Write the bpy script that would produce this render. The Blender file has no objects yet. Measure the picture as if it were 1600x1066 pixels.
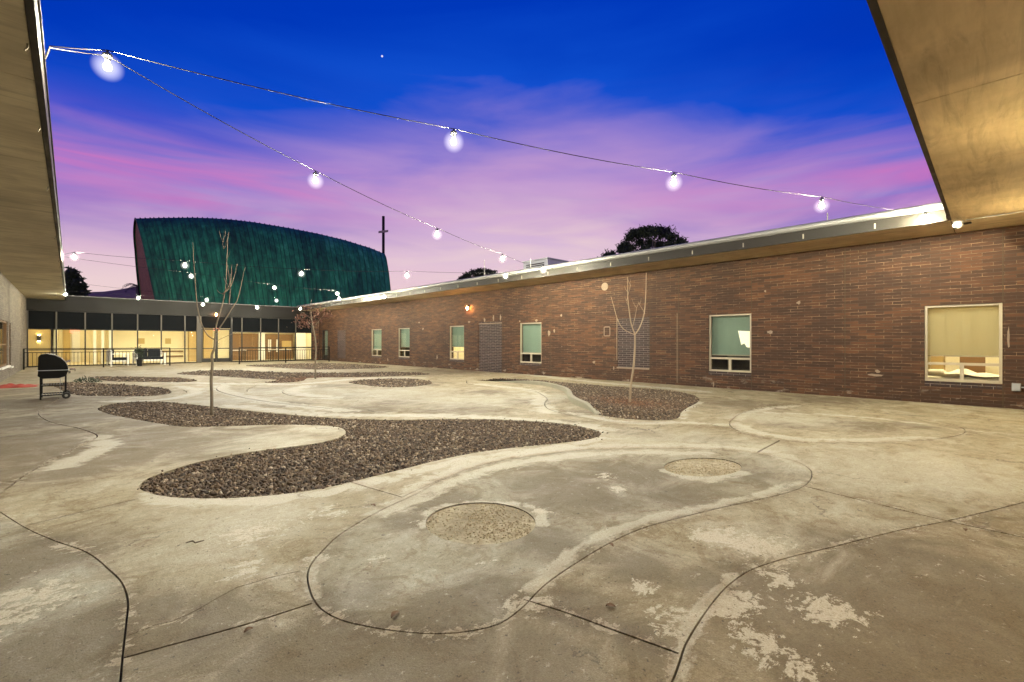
import bpy, math, random
import numpy as np
from mathutils import Vector, Matrix
from mathutils.geometry import delaunay_2d_cdt
random.seed(7); RNG = np.random.default_rng(7)
R = math.radians
S = bpy.context.scene
COL = S.collection

# ------------------------------------------------------------------ camera
FPX, YAW, HOR, EYE = 720.0, R(43.75), 535.0, 1.25      # survey of the photograph (1600 px wide)
cam_d = bpy.data.cameras.new('camera'); cam = bpy.data.objects.new('camera', cam_d); COL.objects.link(cam)
cam.location = (0, 0, EYE); cam.rotation_euler = (R(90), 0, -YAW)
cam_d.sensor_width = 36; cam_d.lens = FPX / 1600 * 36
cam_d.shift_y = -(533.0 - HOR) / 1600
cam_d.clip_start = .05; cam_d.clip_end = 3000
S.camera = cam

# ------------------------------------------------------------------ exposure
S.view_settings.view_transform = 'Standard'; S.view_settings.look = 'None'
S.view_settings.gamma = 1; S.view_settings.exposure = 0
S.cycles.use_denoising = True
S.cycles.max_bounces = 6; S.cycles.diffuse_bounces = 4; S.cycles.transparent_max_bounces = 12
S.cycles.sample_clamp_indirect = 4; S.cycles.caustics_reflective = False; S.cycles.caustics_refractive = False

BULB = 2350.0          # radiance of a string bulb
INSIDE = 31.0           # radiance of the indoor ceiling panels
LANTERN = 420.0        # radiance of a wall lantern's lamp

# ------------------------------------------------------------------ node helpers
def nd(nt, typ, ins=None, **at):
    n = nt.nodes.new(typ)
    for k, v in at.items(): setattr(n, k, v)
    for k, v in (ins or {}).items():
        s = n.inputs[k]
        if isinstance(v, bpy.types.NodeSocket): nt.links.new(v, s)
        elif isinstance(v, bpy.types.Node): nt.links.new(v.outputs[0], s)
        else:
            if s.type == 'RGBA' and len(v) == 3: v = (*v, 1)
            s.default_value = v
    return n
def mth(nt, op, a, b=0.0, c=0.0, clamp=False):
    return nd(nt, 'ShaderNodeMath', {0: a, 1: b, 2: c}, operation=op, use_clamp=clamp).outputs[0]
def mix(nt, f, a, b, mode='MIX'):
    n = nd(nt, 'ShaderNodeMix', data_type='RGBA', blend_type=mode)
    for k, v in ((0, f), (6, a), (7, b)):
        if isinstance(v, bpy.types.NodeSocket): nt.links.new(v, n.inputs[k])
        else: n.inputs[k].default_value = (*v, 1) if isinstance(v, tuple) and len(v) == 3 else v
    return n.outputs[2]
def ramp(nt, f, stops, interp='LINEAR'):
    n = nd(nt, 'ShaderNodeValToRGB', {0: f}); cr = n.color_ramp; cr.interpolation = interp
    while len(cr.elements) < len(stops): cr.elements.new(.5)
    for e, (p, c) in zip(cr.elements, stops):
        e.position = p; e.color = (c, c, c, 1) if isinstance(c, (int, float)) else (*c, 1)
    return n.outputs[0]
def rng(nt, f, a, b, lo=0.0, hi=1.0):
    return nd(nt, 'ShaderNodeMapRange', {0: f, 1: a, 2: b, 3: lo, 4: hi}, clamp=True).outputs[0]
def noise(nt, vec, scale, detail=4, rough=.55, dist=0.0):
    return nd(nt, 'ShaderNodeTexNoise', {'Vector': vec, 'Scale': scale, 'Detail': detail, 'Roughness': rough, 'Distortion': dist}).outputs[0]
def mapping(nt, vec, scale=(1, 1, 1), loc=(0, 0, 0), rot=(0, 0, 0)):
    return nd(nt, 'ShaderNodeMapping', {'Vector': vec, 'Scale': scale, 'Location': loc, 'Rotation': rot}).outputs[0]
def srgb(*c):
    return tuple(((x / 255) / 12.92 if x / 255 <= .04045 else ((x / 255 + .055) / 1.055) ** 2.4) for x in c)
def mat(name):
    m = bpy.data.materials.new(name); m.use_nodes = True; nt = m.node_tree
    b = nt.nodes['Principled BSDF']; b.inputs['Roughness'].default_value = .7
    return m, nt, b
def put(nt, b, **k):
    for n, v in k.items():
        s = b.inputs[n.replace('_', ' ')]
        if isinstance(v, bpy.types.NodeSocket): nt.links.new(v, s)
        else: s.default_value = (*v, 1) if isinstance(v, tuple) and len(v) == 3 and s.type == 'RGBA' else v
def bump(nt, b, h, strength=.3, dist=.01):
    n = nd(nt, 'ShaderNodeBump', {'Height': h, 'Strength': strength, 'Distance': dist}); nt.links.new(n.outputs[0], b.inputs['Normal'])
def obj_co(nt): return nd(nt, 'ShaderNodeTexCoord').outputs['Object']
def world_co(nt): return nd(nt, 'ShaderNodeNewGeometry').outputs['Position']

# ------------------------------------------------------------------ dusk sky (world)
W = bpy.data.worlds.new('World'); S.world = W; W.use_nodes = True
nt = W.node_tree; nt.nodes.clear()
d = nd(nt, 'ShaderNodeTexCoord').outputs['Generated']
sx = nd(nt, 'ShaderNodeSeparateXYZ', {0: d}); dz = sx.outputs[2]
lat = nd(nt, 'ShaderNodeVectorMath', {0: d, 1: (math.cos(YAW), -math.sin(YAW), 0)}, operation='DOT_PRODUCT').outputs['Value']
cl = mapping(nt, d, (1.6, 1.6, 7.5))
n1 = noise(nt, cl, 1.5, 5, .5, .5)
n2 = noise(nt, mapping(nt, d, (1.2, 1.2, 11), (3.1, .7, 1.3)), 1.9, 4, .5, .8)
q = mth(nt, 'MULTIPLY', dz, mth(nt, 'ADD', mth(nt, 'MULTIPLY', mth(nt, 'MULTIPLY', lat, lat), 1.05), 1.0))
q = mth(nt, 'ADD', q, mth(nt, 'MULTIPLY', mth(nt, 'SUBTRACT', n1, .5), .20))
base = ramp(nt, q, [(0, srgb(240, 214, 208)), (.15, srgb(234, 206, 212)), (.25, srgb(216, 182, 210)), (.33, srgb(186, 148, 207)),
                    (.39, srgb(140, 122, 207)), (.45, srgb(76, 94, 205)), (.48, srgb(14, 78, 205)), (.62, srgb(0, 56, 186)), (1, srgb(0, 34, 140))])
def band(c, w):
    t = mth(nt, 'DIVIDE', mth(nt, 'SUBTRACT', dz, c), w); return mth(nt, 'EXPONENT', mth(nt, 'MULTIPLY', mth(nt, 'MULTIPLY', t, t), -1.0))
pk = mth(nt, 'MULTIPLY', band(.272, .055), rng(nt, n2, .38, .60)); pk = mth(nt, 'MULTIPLY', pk, rng(nt, mth(nt, 'ABSOLUTE', lat), .1, .55, .3, 1.15))
base = mix(nt, mth(nt, 'MULTIPLY', pk, .8, clamp=True), base, srgb(206, 116, 190))
bl = mth(nt, 'MULTIPLY', mth(nt, 'MULTIPLY', band(.215, .04), rng(nt, n1, .42, .62)), rng(nt, mth(nt, 'ABSOLUTE', lat), .1, .5, .25, 1.0))
base = mix(nt, mth(nt, 'MULTIPLY', bl, .6), base, srgb(86, 88, 190))
wh = mth(nt, 'MULTIPLY', band(.13, .07), rng(nt, n2, .46, .66))
base = mix(nt, mth(nt, 'MULTIPLY', wh, .5), base, srgb(232, 190, 212))
t_ = mth(nt, 'MULTIPLY', lat, 2.6); cw = mth(nt, 'MULTIPLY', mth(nt, 'EXPONENT', mth(nt, 'MULTIPLY', mth(nt, 'MULTIPLY', t_, t_), -1.0)), band(.24, .11))
base = mix(nt, mth(nt, 'MULTIPLY', cw, rng(nt, n2, .38, .62, .0, .6)), base, srgb(206, 178, 218))
dn = rng(nt, dz, -.02, -.3)
base = mix(nt, mth(nt, 'MULTIPLY', rng(nt, dz, .20, .02), .5), base, srgb(240, 212, 208))
base = mix(nt, dn, base, (.03, .025, .03))
bg = nd(nt, 'ShaderNodeBackground', {0: base, 1: 1.0})
nd(nt, 'ShaderNodeOutputWorld', {0: bg})

# ------------------------------------------------------------------ survey helpers
CT, ST = math.cos(YAW), math.sin(YAW)
def ray(u, v):
    a = (u - 800) / FPX; b = (v - HOR) / FPX
    return np.array([ST + a * CT, CT - a * ST, -b])
O3 = np.array([0, 0, EYE])
def gpt(u, v, z=0.0):
    dd = ray(u, v); return O3 + dd * ((z - EYE) / dd[2])
def xpt(u, v, x):
    dd = ray(u, v); return O3 + dd * (x / dd[0])
def ypt(u, v, y):
    dd = ray(u, v); return O3 + dd * (y / dd[1])
def depth_pt(u, v, w):                                   # at forward distance w
    return O3 + ray(u, v) * w

# ------------------------------------------------------------------ object helpers
def tag(o, label=None, cat=None, group=None, kind=None):
    if label: o['label'] = label
    if cat: o['category'] = cat
    if group: o['group'] = group
    if kind: o['kind'] = kind
    return o
def empty(name, loc=(0, 0, 0), rz=0, label=None, cat=None, group=None):
    o = bpy.data.objects.new(name, None); COL.objects.link(o); o.location = loc; o.rotation_euler = (0, 0, rz)
    o.empty_display_size = .1
    return tag(o, label, cat, group)
def copy_tree(o, parent=None):
    c = o.copy(); COL.objects.link(c); c.parent = parent
    for ch in list(o.children): copy_tree(ch, c)
    return c
class MB:
    def __init__(s): s.v = []; s.f = []; s.m = []
    def add(s, vs, fs, mi=0):
        k = len(s.v); s.v += [tuple(map(float, p)) for p in vs]; s.f += [tuple(i + k for i in f) for f in fs]; s.m += [mi] * len(fs); return s
    def box(s, lo, hi, mi=0):
        (a, b, c), (x, y, z) = lo, hi
        return s.add([(a, b, c), (x, b, c), (x, y, c), (a, y, c), (a, b, z), (x, b, z), (x, y, z), (a, y, z)],
                     [(0, 3, 2, 1), (4, 5, 6, 7), (0, 1, 5, 4), (1, 2, 6, 5), (2, 3, 7, 6), (3, 0, 4, 7)], mi)
    def tube(s, pts, rad, n=8, mi=0, cap=True):
        P = [Vector(p) for p in pts]; k = len(P)
        rad = [rad] * k if isinstance(rad, (int, float)) else list(rad)
        up = None; vs = []; fs = []
        for i, p in enumerate(P):
            t = (P[min(i + 1, k - 1)] - P[max(i - 1, 0)]).normalized()
            if up is None:
                up = Vector((0, 0, 1)) if abs(t.z) < .9 else Vector((1, 0, 0))
            e = (up - t * up.dot(t)).normalized(); g = t.cross(e); up = e
            for j in range(n):
                a = 2 * math.pi * j / n; vs.append(p + (e * math.cos(a) + g * math.sin(a)) * rad[i])
        for i in range(k - 1):
            for j in range(n):
                fs.append((i * n + j, i * n + (j + 1) % n, (i + 1) * n + (j + 1) % n, (i + 1) * n + j))
        if cap: fs += [tuple(range(n - 1, -1, -1)), tuple((k - 1) * n + j for j in range(n))]
        return s.add(vs, fs, mi)
    def lathe(s, prof, c=(0, 0, 0), n=20, mi=0):         # (r, z) profile about a vertical axis
        vs = []; fs = []; k = len(prof)
        for r, z in prof:
            for j in range(n):
                a = 2 * math.pi * j / n; vs.append((c[0] + r * math.cos(a), c[1] + r * math.sin(a), c[2] + z))
        for i in range(k - 1):
            for j in range(n): fs.append((i * n + j, i * n + (j + 1) % n, (i + 1) * n + (j + 1) % n, (i + 1) * n + j))
        fs += [tuple(range(n - 1, -1, -1)), tuple((k - 1) * n + j for j in range(n))]
        return s.add(vs, fs, mi)
    def prism(s, poly, axis, a, b, mi=0):                # polygon in the other two axes, pushed along axis
        def P(p, t):
            return {'x': (t, p[0], p[1]), 'y': (p[0], t, p[1]), 'z': (p[0], p[1], t)}[axis]
        n = len(poly); vs = [P(p, a) for p in poly] + [P(p, b) for p in poly]
        fs = [tuple(range(n - 1, -1, -1)), tuple(range(n, 2 * n))] + [(i, (i + 1) % n, (i + 1) % n + n, i + n) for i in range(n)]
        return s.add(vs, fs, mi)
    def build(s, name, mats, parent=None, smooth=False, bevel=0):
        me = bpy.data.meshes.new(name); me.from_pydata(s.v, [], s.f)
        mats = mats if isinstance(mats, (list, tuple)) else [mats]
        for m in mats: me.materials.append(m)
        me.polygons.foreach_set('material_index', s.m)
        if smooth: me.polygons.foreach_set('use_smooth', [True] * len(s.f))
        import bmesh
        bm = bmesh.new(); bm.from_mesh(me); bmesh.ops.recalc_face_normals(bm, faces=bm.faces); bm.to_mesh(me); bm.free()
        me.update(); o = bpy.data.objects.new(name, me); COL.objects.link(o)
        if parent is not None: o.parent = parent
        if bevel:
            bv = o.modifiers.new('bevel', 'BEVEL'); bv.width = bevel; bv.segments = 2; bv.limit_method = 'ANGLE'
        return o
def np_mesh(name, V, F, mats, parent=None, attrs=None, smooth=False):
    F = np.asarray(F, np.int32); k = F.shape[1]
    me = bpy.data.meshes.new(name); me.vertices.add(len(V)); me.vertices.foreach_set('co', np.asarray(V, np.float32).ravel())
    me.loops.add(F.size); me.loops.foreach_set('vertex_index', F.ravel())
    me.polygons.add(len(F)); me.polygons.foreach_set('loop_start', np.arange(0, F.size, k, dtype=np.int32))
    try: me.polygons.foreach_set('loop_total', np.full(len(F), k, np.int32))
    except Exception: pass
    me.polygons.foreach_set('use_smooth', np.full(len(F), smooth))
    for n, (a, dom) in (attrs or {}).items():
        at = me.attributes.new(n, 'FLOAT', dom); at.data.foreach_set('value', np.asarray(a, np.float32))
    for m in (mats if isinstance(mats, (list, tuple)) else [mats]): me.materials.append(m)
    me.update(calc_edges=True); me.validate()
    o = bpy.data.objects.new(name, me); COL.objects.link(o)
    if parent is not None: o.parent = parent
    return o

# ------------------------------------------------------------------ materials
M = {}
def plain(name, col, rough=.6, metal=0.0, var=.25, scale=6.0, spec=.5):
    m, nt, b = mat(name); co = obj_co(nt); n = noise(nt, co, scale, 5)
    c = mix(nt, n, tuple(x * (1 - var) for x in col), tuple(min(1, x * (1 + var)) for x in col))
    put(nt, b, Base_Color=c, Roughness=rng(nt, n, .3, .7, max(0, rough - .1), min(1, rough + .1)), Metallic=metal)
    b.inputs['Specular IOR Level'].default_value = spec
    M[name] = m; return m
def emit(name, col, strength):
    m, nt, b = mat(name); put(nt, b, Base_Color=(.8, .8, .8), Emission_Color=col, Emission_Strength=strength); M[name] = m; return m

def brick(name, c1, c2, mortar, mort=0.0, plane='yz', var=1.0, orange=(.30, .13, .055)):
    m, nt, b = mat(name); co = world_co(nt)
    s = nd(nt, 'ShaderNodeSeparateXYZ', {0: co})
    uv = nd(nt, 'ShaderNodeCombineXYZ', {0: s.outputs[1 if plane == 'yz' else 0], 1: s.outputs[2], 2: 0.0}).outputs[0]
    wob = mth(nt, 'MULTIPLY', mth(nt, 'SUBTRACT', noise(nt, uv, 9, 2), .5), .006)
    uv2 = nd(nt, 'ShaderNodeVectorMath', {0: uv, 1: nd(nt, 'ShaderNodeCombineXYZ', {0: wob, 1: wob, 2: 0.0}).outputs[0]}, operation='ADD').outputs[0]
    bt = nd(nt, 'ShaderNodeTexBrick', {'Vector': uv2, 'Color1': (0, 0, 0), 'Color2': (1, 1, 1), 'Mortar': (.5, .5, .5), 'Scale': 1.0, 'Mortar Size': .0045,
                                        'Mortar Smooth': .3, 'Bias': 0.0, 'Brick Width': .30, 'Row Height': .0665}, offset=.5)
    rnd = bt.outputs['Color']; fac = bt.outputs['Fac']
    n_big = noise(nt, uv, .55, 4, .6); n_row = noise(nt, mapping(nt, uv, (1.1, 14, 1)), 1.0, 3, .6)
    n_f = noise(nt, uv, 60, 4, .7)
    t = mth(nt, 'ADD', mth(nt, 'MULTIPLY', rnd, .50 * var), mth(nt, 'MULTIPLY', mth(nt, 'SUBTRACT', n_row, .42), .8))
    t = mth(nt, 'ADD', t, mth(nt, 'MULTIPLY', mth(nt, 'SUBTRACT', n_big, .5), .9), clamp=True)
    col = ramp(nt, t, [(0, tuple(x * .8 for x in c1)), (.2, c1), (.5, c2), (.9, orange), (1, orange)])
    col = mix(nt, mth(nt, 'MULTIPLY', n_f, .5), col, tuple(x * .5 for x in c1))
    mv = rng(nt, noise(nt, mapping(nt, uv, (1, 4, 1)), 1.7, 6, .75), .48, .68, mort, 1.0)        # most joints are weathered dark, some are bright
    mcol = mix(nt, mv, tuple(x * .16 for x in mortar), mortar)
    col = mix(nt, fac, col, mcol)
    # salt bloom low on the wall and little chips
    zlow = rng(nt, s.outputs[2], .40, .0)
    bloom = mth(nt, 'MULTIPLY', zlow, rng(nt, noise(nt, mapping(nt, uv, (1, 2.5, 1)), 2.3, 6, .7), .57, .68))
    col = mix(nt, mth(nt, 'MULTIPLY', bloom, .6), col, (.50, .44, .37))
    chips = rng(nt, noise(nt, uv, 7.0, 2, .5), .77, .79)
    col = mix(nt, mth(nt, 'MULTIPLY', chips, .7), col, (.50, .42, .34))
    put(nt, b, Base_Color=col, Roughness=.82)
    bump(nt, b, mth(nt, 'ADD', mth(nt, 'MULTIPLY', fac, -1.0), mth(nt, 'MULTIPLY', n_f, .35)), .55, .008)
    M[name] = m; return m
brick('brown_brick', (.048, .019, .0082), (.090, .035, .0125), (.33, .215, .12), orange=(.165, .064, .020))
brick('purple_brick', (.035, .02, .019), (.065, .034, .028), (.40, .33, .29), mort=.42, var=.7, orange=(.10, .05, .04))
brick('tan_brick', (.17, .14, .105), (.26, .22, .165), (.30, .26, .20), var=.6, orange=(.32, .27, .20))
brick('near_brick', (.055, .026, .016), (.15, .066, .032), (.30, .2, .13), plane='xz')
brick('chapel_brick', (.50, .22, .085), (.62, .29, .12), (.5, .33, .2), var=.5, orange=(.66, .34, .15))

def plywood(name, c1, c2, along):
    m, nt, b = mat(name); co = world_co(nt)
    sc = (1.1, 9, 1) if along == 'x' else (9, 1.1, 1)
    g = noise(nt, mapping(nt, co, sc), 1.4, 6, .62, .6); bl = noise(nt, co, .9, 5, .6, .4); f = noise(nt, co, 35, 4, .7)
    c = mix(nt, rng(nt, g, .3, .72), c1, c2)
    c = mix(nt, rng(nt, bl, .46, .68, 0, .5), c, tuple(x * .5 for x in c1)); c = mix(nt, rng(nt, noise(nt, mapping(nt, co, sc), .5, 5, .7, 1.5), .5, .66, 0, .5), c, tuple(x * .45 for x in c1))
    c = mix(nt, rng(nt, bl, .50, .30, 0, .35), c, tuple(min(1, x * 1.35) for x in c2))
    c = mix(nt, rng(nt, noise(nt, co, 3.1, 3), .70, .74, 0, .5), c, (.1, .06, .03))
    c = mix(nt, mth(nt, 'MULTIPLY', f, .25), c, c1)
    put(nt, b, Base_Color=c, Roughness=.62); bump(nt, b, mth(nt, 'ADD', g, mth(nt, 'MULTIPLY', f, .5)), .12, .004)
    M[name] = m; return m
plywood('soffit_warm', (.55, .44, .275), (.72, .60, .41), 'x')
plywood('soffit_right', (.68, .55, .34), (.82, .70, .48), 'y')
plywood('soffit_left', (.62, .56, .42), (.78, .72, .57), 'x')

def concrete(name, c1, c2):
    m, nt, b = mat(name); co = world_co(nt)
    A = lambda n: nd(nt, 'ShaderNodeAttribute', attribute_name=n).outputs['Fac']
    def nz(scale, detail=5, rough=.6, dist=0.0, lo=.34, hi=.66, vec=None): return rng(nt, noise(nt, vec or co, scale, detail, rough, dist), lo, hi)
    def mul(f, c, k): return mix(nt, f, c, (k, k, k) if isinstance(k, (int, float)) else k, 'MULTIPLY')
    ce = lambda x: mth(nt, 'SUBTRACT', x, .5)
    add = lambda a_, b_, k=1.0: mth(nt, 'ADD', a_, mth(nt, 'MULTIPLY', b_, k))
    big = nz(.45, 5, .6, .8); med = nz(1.7, 8, .66, 1.3); smear = nz(1.0, 7, .7, 2.2, vec=mapping(nt, co, (1, 2.6, 1), (0, 0, 0), (0, 0, .8)))
    fine = nz(19, 7, .78); grit = nz(130, 3, .65); sweep = nz(3.1, 8, .72, 1.6)
    c = mix(nt, big, c1, c2)
    c = mul(mth(nt, 'MULTIPLY', med, .7), c, (.66, .59, .46)); c = mul(mth(nt, 'MULTIPLY', nz(6.5, 7, .72, .8), .45), c, (.70, .64, .52))
    c = mul(rng(nt, smear, .55, .95, 0, .55), c, (.72, .66, .54))
    c = mix(nt, rng(nt, sweep, .68, .95, 0, .6), c, (.25, .165, .07)); c = mul(rng(nt, nz(2.4, 9, .74, 2.0, vec=mapping(nt, co, (1, 1, 1), (7.3, 2.1, 0))), .62, .72, 0, .55), c, (.62, .52, .36))
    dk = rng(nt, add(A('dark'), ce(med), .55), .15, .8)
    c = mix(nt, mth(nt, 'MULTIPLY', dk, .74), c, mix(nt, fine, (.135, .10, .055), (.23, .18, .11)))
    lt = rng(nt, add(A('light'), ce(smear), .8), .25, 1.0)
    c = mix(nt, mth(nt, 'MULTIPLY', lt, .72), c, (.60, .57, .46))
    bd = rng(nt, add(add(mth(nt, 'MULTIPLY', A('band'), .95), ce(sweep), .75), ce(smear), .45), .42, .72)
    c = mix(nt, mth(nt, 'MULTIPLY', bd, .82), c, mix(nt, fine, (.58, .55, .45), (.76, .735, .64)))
    # old flaked coating, ragged hard edge
    rag = add(mth(nt, 'MULTIPLY', nz(4.4, 10, .76, 1.0, .32, .68, mapping(nt, co, (1, 1.5, 1), (0, 0, 0), (0, 0, .7))), .66), nz(24, 6, .75), .34)
    fl = rng(nt, add(rag, A('patch'), .55), .93, .955)
    loose = rng(nt, add(rag, big, .15), .90, .92, 0, .65)
    loose2 = rng(nt, add(rag, A('joint'), .42), .93, .96, 0, .8)
    fl = mth(nt, 'MAXIMUM', mth(nt, 'MAXIMUM', fl, loose), loose2)
    c = mix(nt, mth(nt, 'MULTIPLY', fl, .9), c, mix(nt, fine, (.60, .55, .44), (.82, .78, .68)))
    c = mul(mth(nt, 'MULTIPLY', mth(nt, 'MULTIPLY', A('joint'), nz(6, 5, .7)), .75), c, (.5, .40, .27))
    c = mul(mth(nt, 'MULTIPLY', fine, .6), c, (.62, .58, .5)); c = mul(mth(nt, 'MULTIPLY', nz(58, 5, .7), .5), c, (.55, .5, .42)); c = mul(mth(nt, 'MULTIPLY', grit, .6), c, (.5, .46, .4))
    c = mix(nt, rng(nt, fine, .2, .0, 0, .35), c, (.6, .56, .47))
    pits = rng(nt, noise(nt, co, 42, 3, .6), .645, .68); pits2 = rng(nt, noise(nt, co, 14, 3, .6), .70, .715)
    c = mix(nt, mth(nt, 'MULTIPLY', mth(nt, 'MAXIMUM', pits, pits2), .75), c, (.05, .035, .02))
    wv = nd(nt, 'ShaderNodeVectorMath', {0: co, 1: nd(nt, 'ShaderNodeVectorMath', {0: nd(nt, 'ShaderNodeTexNoise', {'Vector': co, 'Scale': 1.6, 'Detail': 6.0, 'Roughness': .7}).outputs['Color'], 1: (.9, .9, 0)}, operation='MULTIPLY').outputs[0]}, operation='ADD').outputs[0]
    vo = nd(nt, 'ShaderNodeTexVoronoi', {'Vector': wv, 'Scale': .42}, feature='DISTANCE_TO_EDGE').outputs['Distance']
    crack = mth(nt, 'MULTIPLY', rng(nt, vo, .006, .0015), rng(nt, noise(nt, co, .8, 3), .5, .6))
    c = mul(mth(nt, 'MULTIPLY', crack, .8), c, (.25, .2, .13))
    put(nt, b, Base_Color=c, Roughness=rng(nt, med, 0, 1, .55, .85))
    h = add(add(add(mth(nt, 'MULTIPLY', fine, .55), fl, .30), grit, .3), pits, -.6)
    bump(nt, b, h, .6, .007)
    M[name] = m; return m
concrete('concrete', (.475, .43, .31), (.62, .575, .44))
concrete('concrete_bean', (.44, .425, .34), (.56, .54, .445))
concrete('concrete_left', (.445, .445, .375), (.56, .555, .475))
concrete('concrete_dark', (.35, .29, .175), (.47, .40, .265))

def soil(name, c1, c2, sc=20):
    m, nt, b = mat(name); co = world_co(nt); n = noise(nt, co, sc, 6, .7); n2 = noise(nt, co, 2.2, 5, .6)
    c = mix(nt, rng(nt, n, .35, .65), c1, c2); c = mix(nt, rng(nt, n2, .45, .65, 0, .6), c, tuple(x * .6 for x in c1))
    put(nt, b, Base_Color=c, Roughness=.95); bump(nt, b, n, .8, .02); M[name] = m; return m
soil('bed_soil', (.035, .022, .014), (.085, .055, .035))
soil('joint_dirt', (.02, .014, .008), (.06, .042, .025))
soil('dry_dirt', (.27, .225, .14), (.48, .42, .30), 15)
soil('desert', (.18, .13, .09), (.28, .21, .15), 3)
soil('hill', (.42, .24, .10), (.55, .32, .14), .05)
soil('red_mulch', (.13, .045, .018), (.24, .095, .04), 30)

m, nt, b = mat('stone'); r_ = nd(nt, 'ShaderNodeAttribute', attribute_name='rnd').outputs['Fac']; rd = nd(nt, 'ShaderNodeAttribute', attribute_name='red').outputs['Fac']
c = ramp(nt, r_, [(0, (.035, .023, .014)), (.3, (.085, .055, .032)), (.6, (.18, .115, .06)), (.8, (.15, .115, .075)), (.93, (.34, .24, .14)), (1, (.55, .46, .34))])
c = mix(nt, rd, c, mix(nt, r_, (.10, .035, .014), (.30, .13, .05)))
c = mix(nt, mth(nt, 'MULTIPLY', noise(nt, world_co(nt), 70, 4, .7), .5), c, (.04, .03, .022)); put(nt, b, Base_Color=c, Roughness=.75); M['stone'] = m

def copper():
    m, nt, b = mat('green_copper'); co = obj_co(nt)
    st = noise(nt, mapping(nt, co, (1.5, 1.5, .13)), 1.3, 6, .65, .4); bl = noise(nt, mapping(nt, co, (1, 1, .5)), .22, 4, .6); f = noise(nt, mapping(nt, co, (3, 3, .3)), 2.2, 5, .7)
    pan = nd(nt, 'ShaderNodeAttribute', attribute_name='panel').outputs['Fac']
    t = mth(nt, 'ADD', mth(nt, 'MULTIPLY', st, .55), mth(nt, 'ADD', mth(nt, 'MULTIPLY', bl, .45), mth(nt, 'MULTIPLY', mth(nt, 'SUBTRACT', pan, .5), .10)))
    c = ramp(nt, t, [(.34, (.008, .038, .024)), (.45, (.014, .105, .055)), (.56, (.022, .21, .10)), (.68, (.07, .38, .20))])
    c = mix(nt, rng(nt, f, .58, .75, 0, .7), c, (.008, .03, .025))
    put(nt, b, Base_Color=c, Roughness=.7, Metallic=.0); bump(nt, b, f, .1, .02); M['green_copper'] = m
copper()
plain('dark_metal', (.020, .017, .013), .45, .05, .12, 2.5, .2)
plain('gutter_metal', (.19, .187, .18), .45, .2, .15, 3, .3)
plain('fascia_metal', (.014, .0125, .011), .45, .0, .10, 1.2, .14)
plain('trim_metal', (.30, .27, .21), .4, .7, .3, 3)
plain('black_metal', (.004, .004, .004), .5, .0, .3, 8, .2)
plain('bronze_frame', (.016, .014, .012), .5, .2, .2, 5)
plain('spandrel', (.007, .008, .009), .7, 0, .2, 2, .05)
plain('column_grey', (.08, .07, .056), .6, .2, .2, 3)
plain('cream_frame', (.40, .345, .25), .5, .1, .12, 5)
plain('cream_wall', (.76, .68, .46), .8, 0, .06, 1.5)
plain('tan_wall', (.45, .33, .14), .8, 0, .1, 1.5)
plain('white_paint', (.78, .76, .70), .6, 0, .08, 4)
plain('brown_wood', (.16, .085, .03), .5, 0, .3, 4)
plain('orange_wood', (.40, .28, .11), .5, 0, .2, 3)
plain('dark_room', (.10, .09, .07), .9, 0, .2, 1)
plain('floor_tile', (.55, .46, .28), .4, 0, .1, 2)
plain('roof_felt', (.12, .11, .10), .9, 0, .2, 3)
plain('hvac_metal', (.42, .43, .45), .5, .5, .15, 2)
plain('white_plastic', (.70, .70, .68), .4, 0, .08, 6)
plain('black_plastic', (.012, .012, .012), .35, 0, .2, 6)
plain('grill_black', (.003, .003, .003), .42, .0, .3, 12, .18)
plain('chrome', (.6, .6, .6), .2, 1.0, .1, 5)
plain('cushion', (.008, .009, .012), .95, 0, .3, 25)
plain('bark', (.17, .135, .095), .9, 0, .35, 14)
plain('pale_bark', (.33, .25, .165), .85, 0, .3, 14)
plain('pine_leaf', (.022, .032, .016), .8, 0, .4, 1.2)
plain('palm_leaf', (.035, .04, .022), .7, 0, .4, 2)
plain('red_leaf', (.10, .04, .024), .75, 0, .5, 9)
plain('green_leaf', (.03, .045, .018), .7, 0, .4, 9)
plain('dry_leaf', (.15, .085, .04), .8, 0, .4, 30)
plain('red_cloth', (.30, .035, .02), .85, 0, .35, 8)
plain('linen', (.62, .58, .48), .9, 0, .06, 6)
plain('mortar_patch', (.25, .19, .14), .95, 0, .35, 25)
plain('curb', (.30, .28, .205), .85, 0, .25, 7)
plain('cable_black', (.006, .005, .005), .5, 0, .2, 20)
plain('grey_box', (.30, .29, .27), .5, .4, .2, 10)
plain('seam_dark', (.06, .04, .02), .9, 0, .2, 10)
plain('straw', (.50, .42, .27), .9, 0, .3, 40)
plain('paper', (.72, .66, .38), .8, 0, .05, 5)
def blind(name, col, thru):
    m, nt, b = mat(name); co = world_co(nt); n = noise(nt, mapping(nt, co, (1, 3, .4)), 1.4, 3)
    c = mix(nt, n, tuple(x * .86 for x in col), col); put(nt, b, Base_Color=c, Roughness=.9)
    if thru:
        tr = nd(nt, 'ShaderNodeBsdfTranslucent', {0: c}); mx = nd(nt, 'ShaderNodeMixShader', {0: thru, 1: b.outputs[0], 2: tr.outputs[0]})
        nt.links.new(mx.outputs[0], nt.nodes['Material Output'].inputs[0])
    M[name] = m
blind('green_blind', (.24, .33, .26), .15); blind('cream_blind', (.74, .66, .42), .6)
m, nt, b = mat('glass'); nt.nodes.remove(b)
fc = nd(nt, 'ShaderNodeLayerWeight', {0: .5}).outputs['Facing']; fr = mth(nt, 'ADD', mth(nt, 'MULTIPLY', mth(nt, 'POWER', fc, 5.0), .9), .05)
tr = nd(nt, 'ShaderNodeBsdfTransparent', {0: (.95, .96, .95)}); gl = nd(nt, 'ShaderNodeBsdfGlossy', {0: (1, 1, 1), 1: .02})
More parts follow.
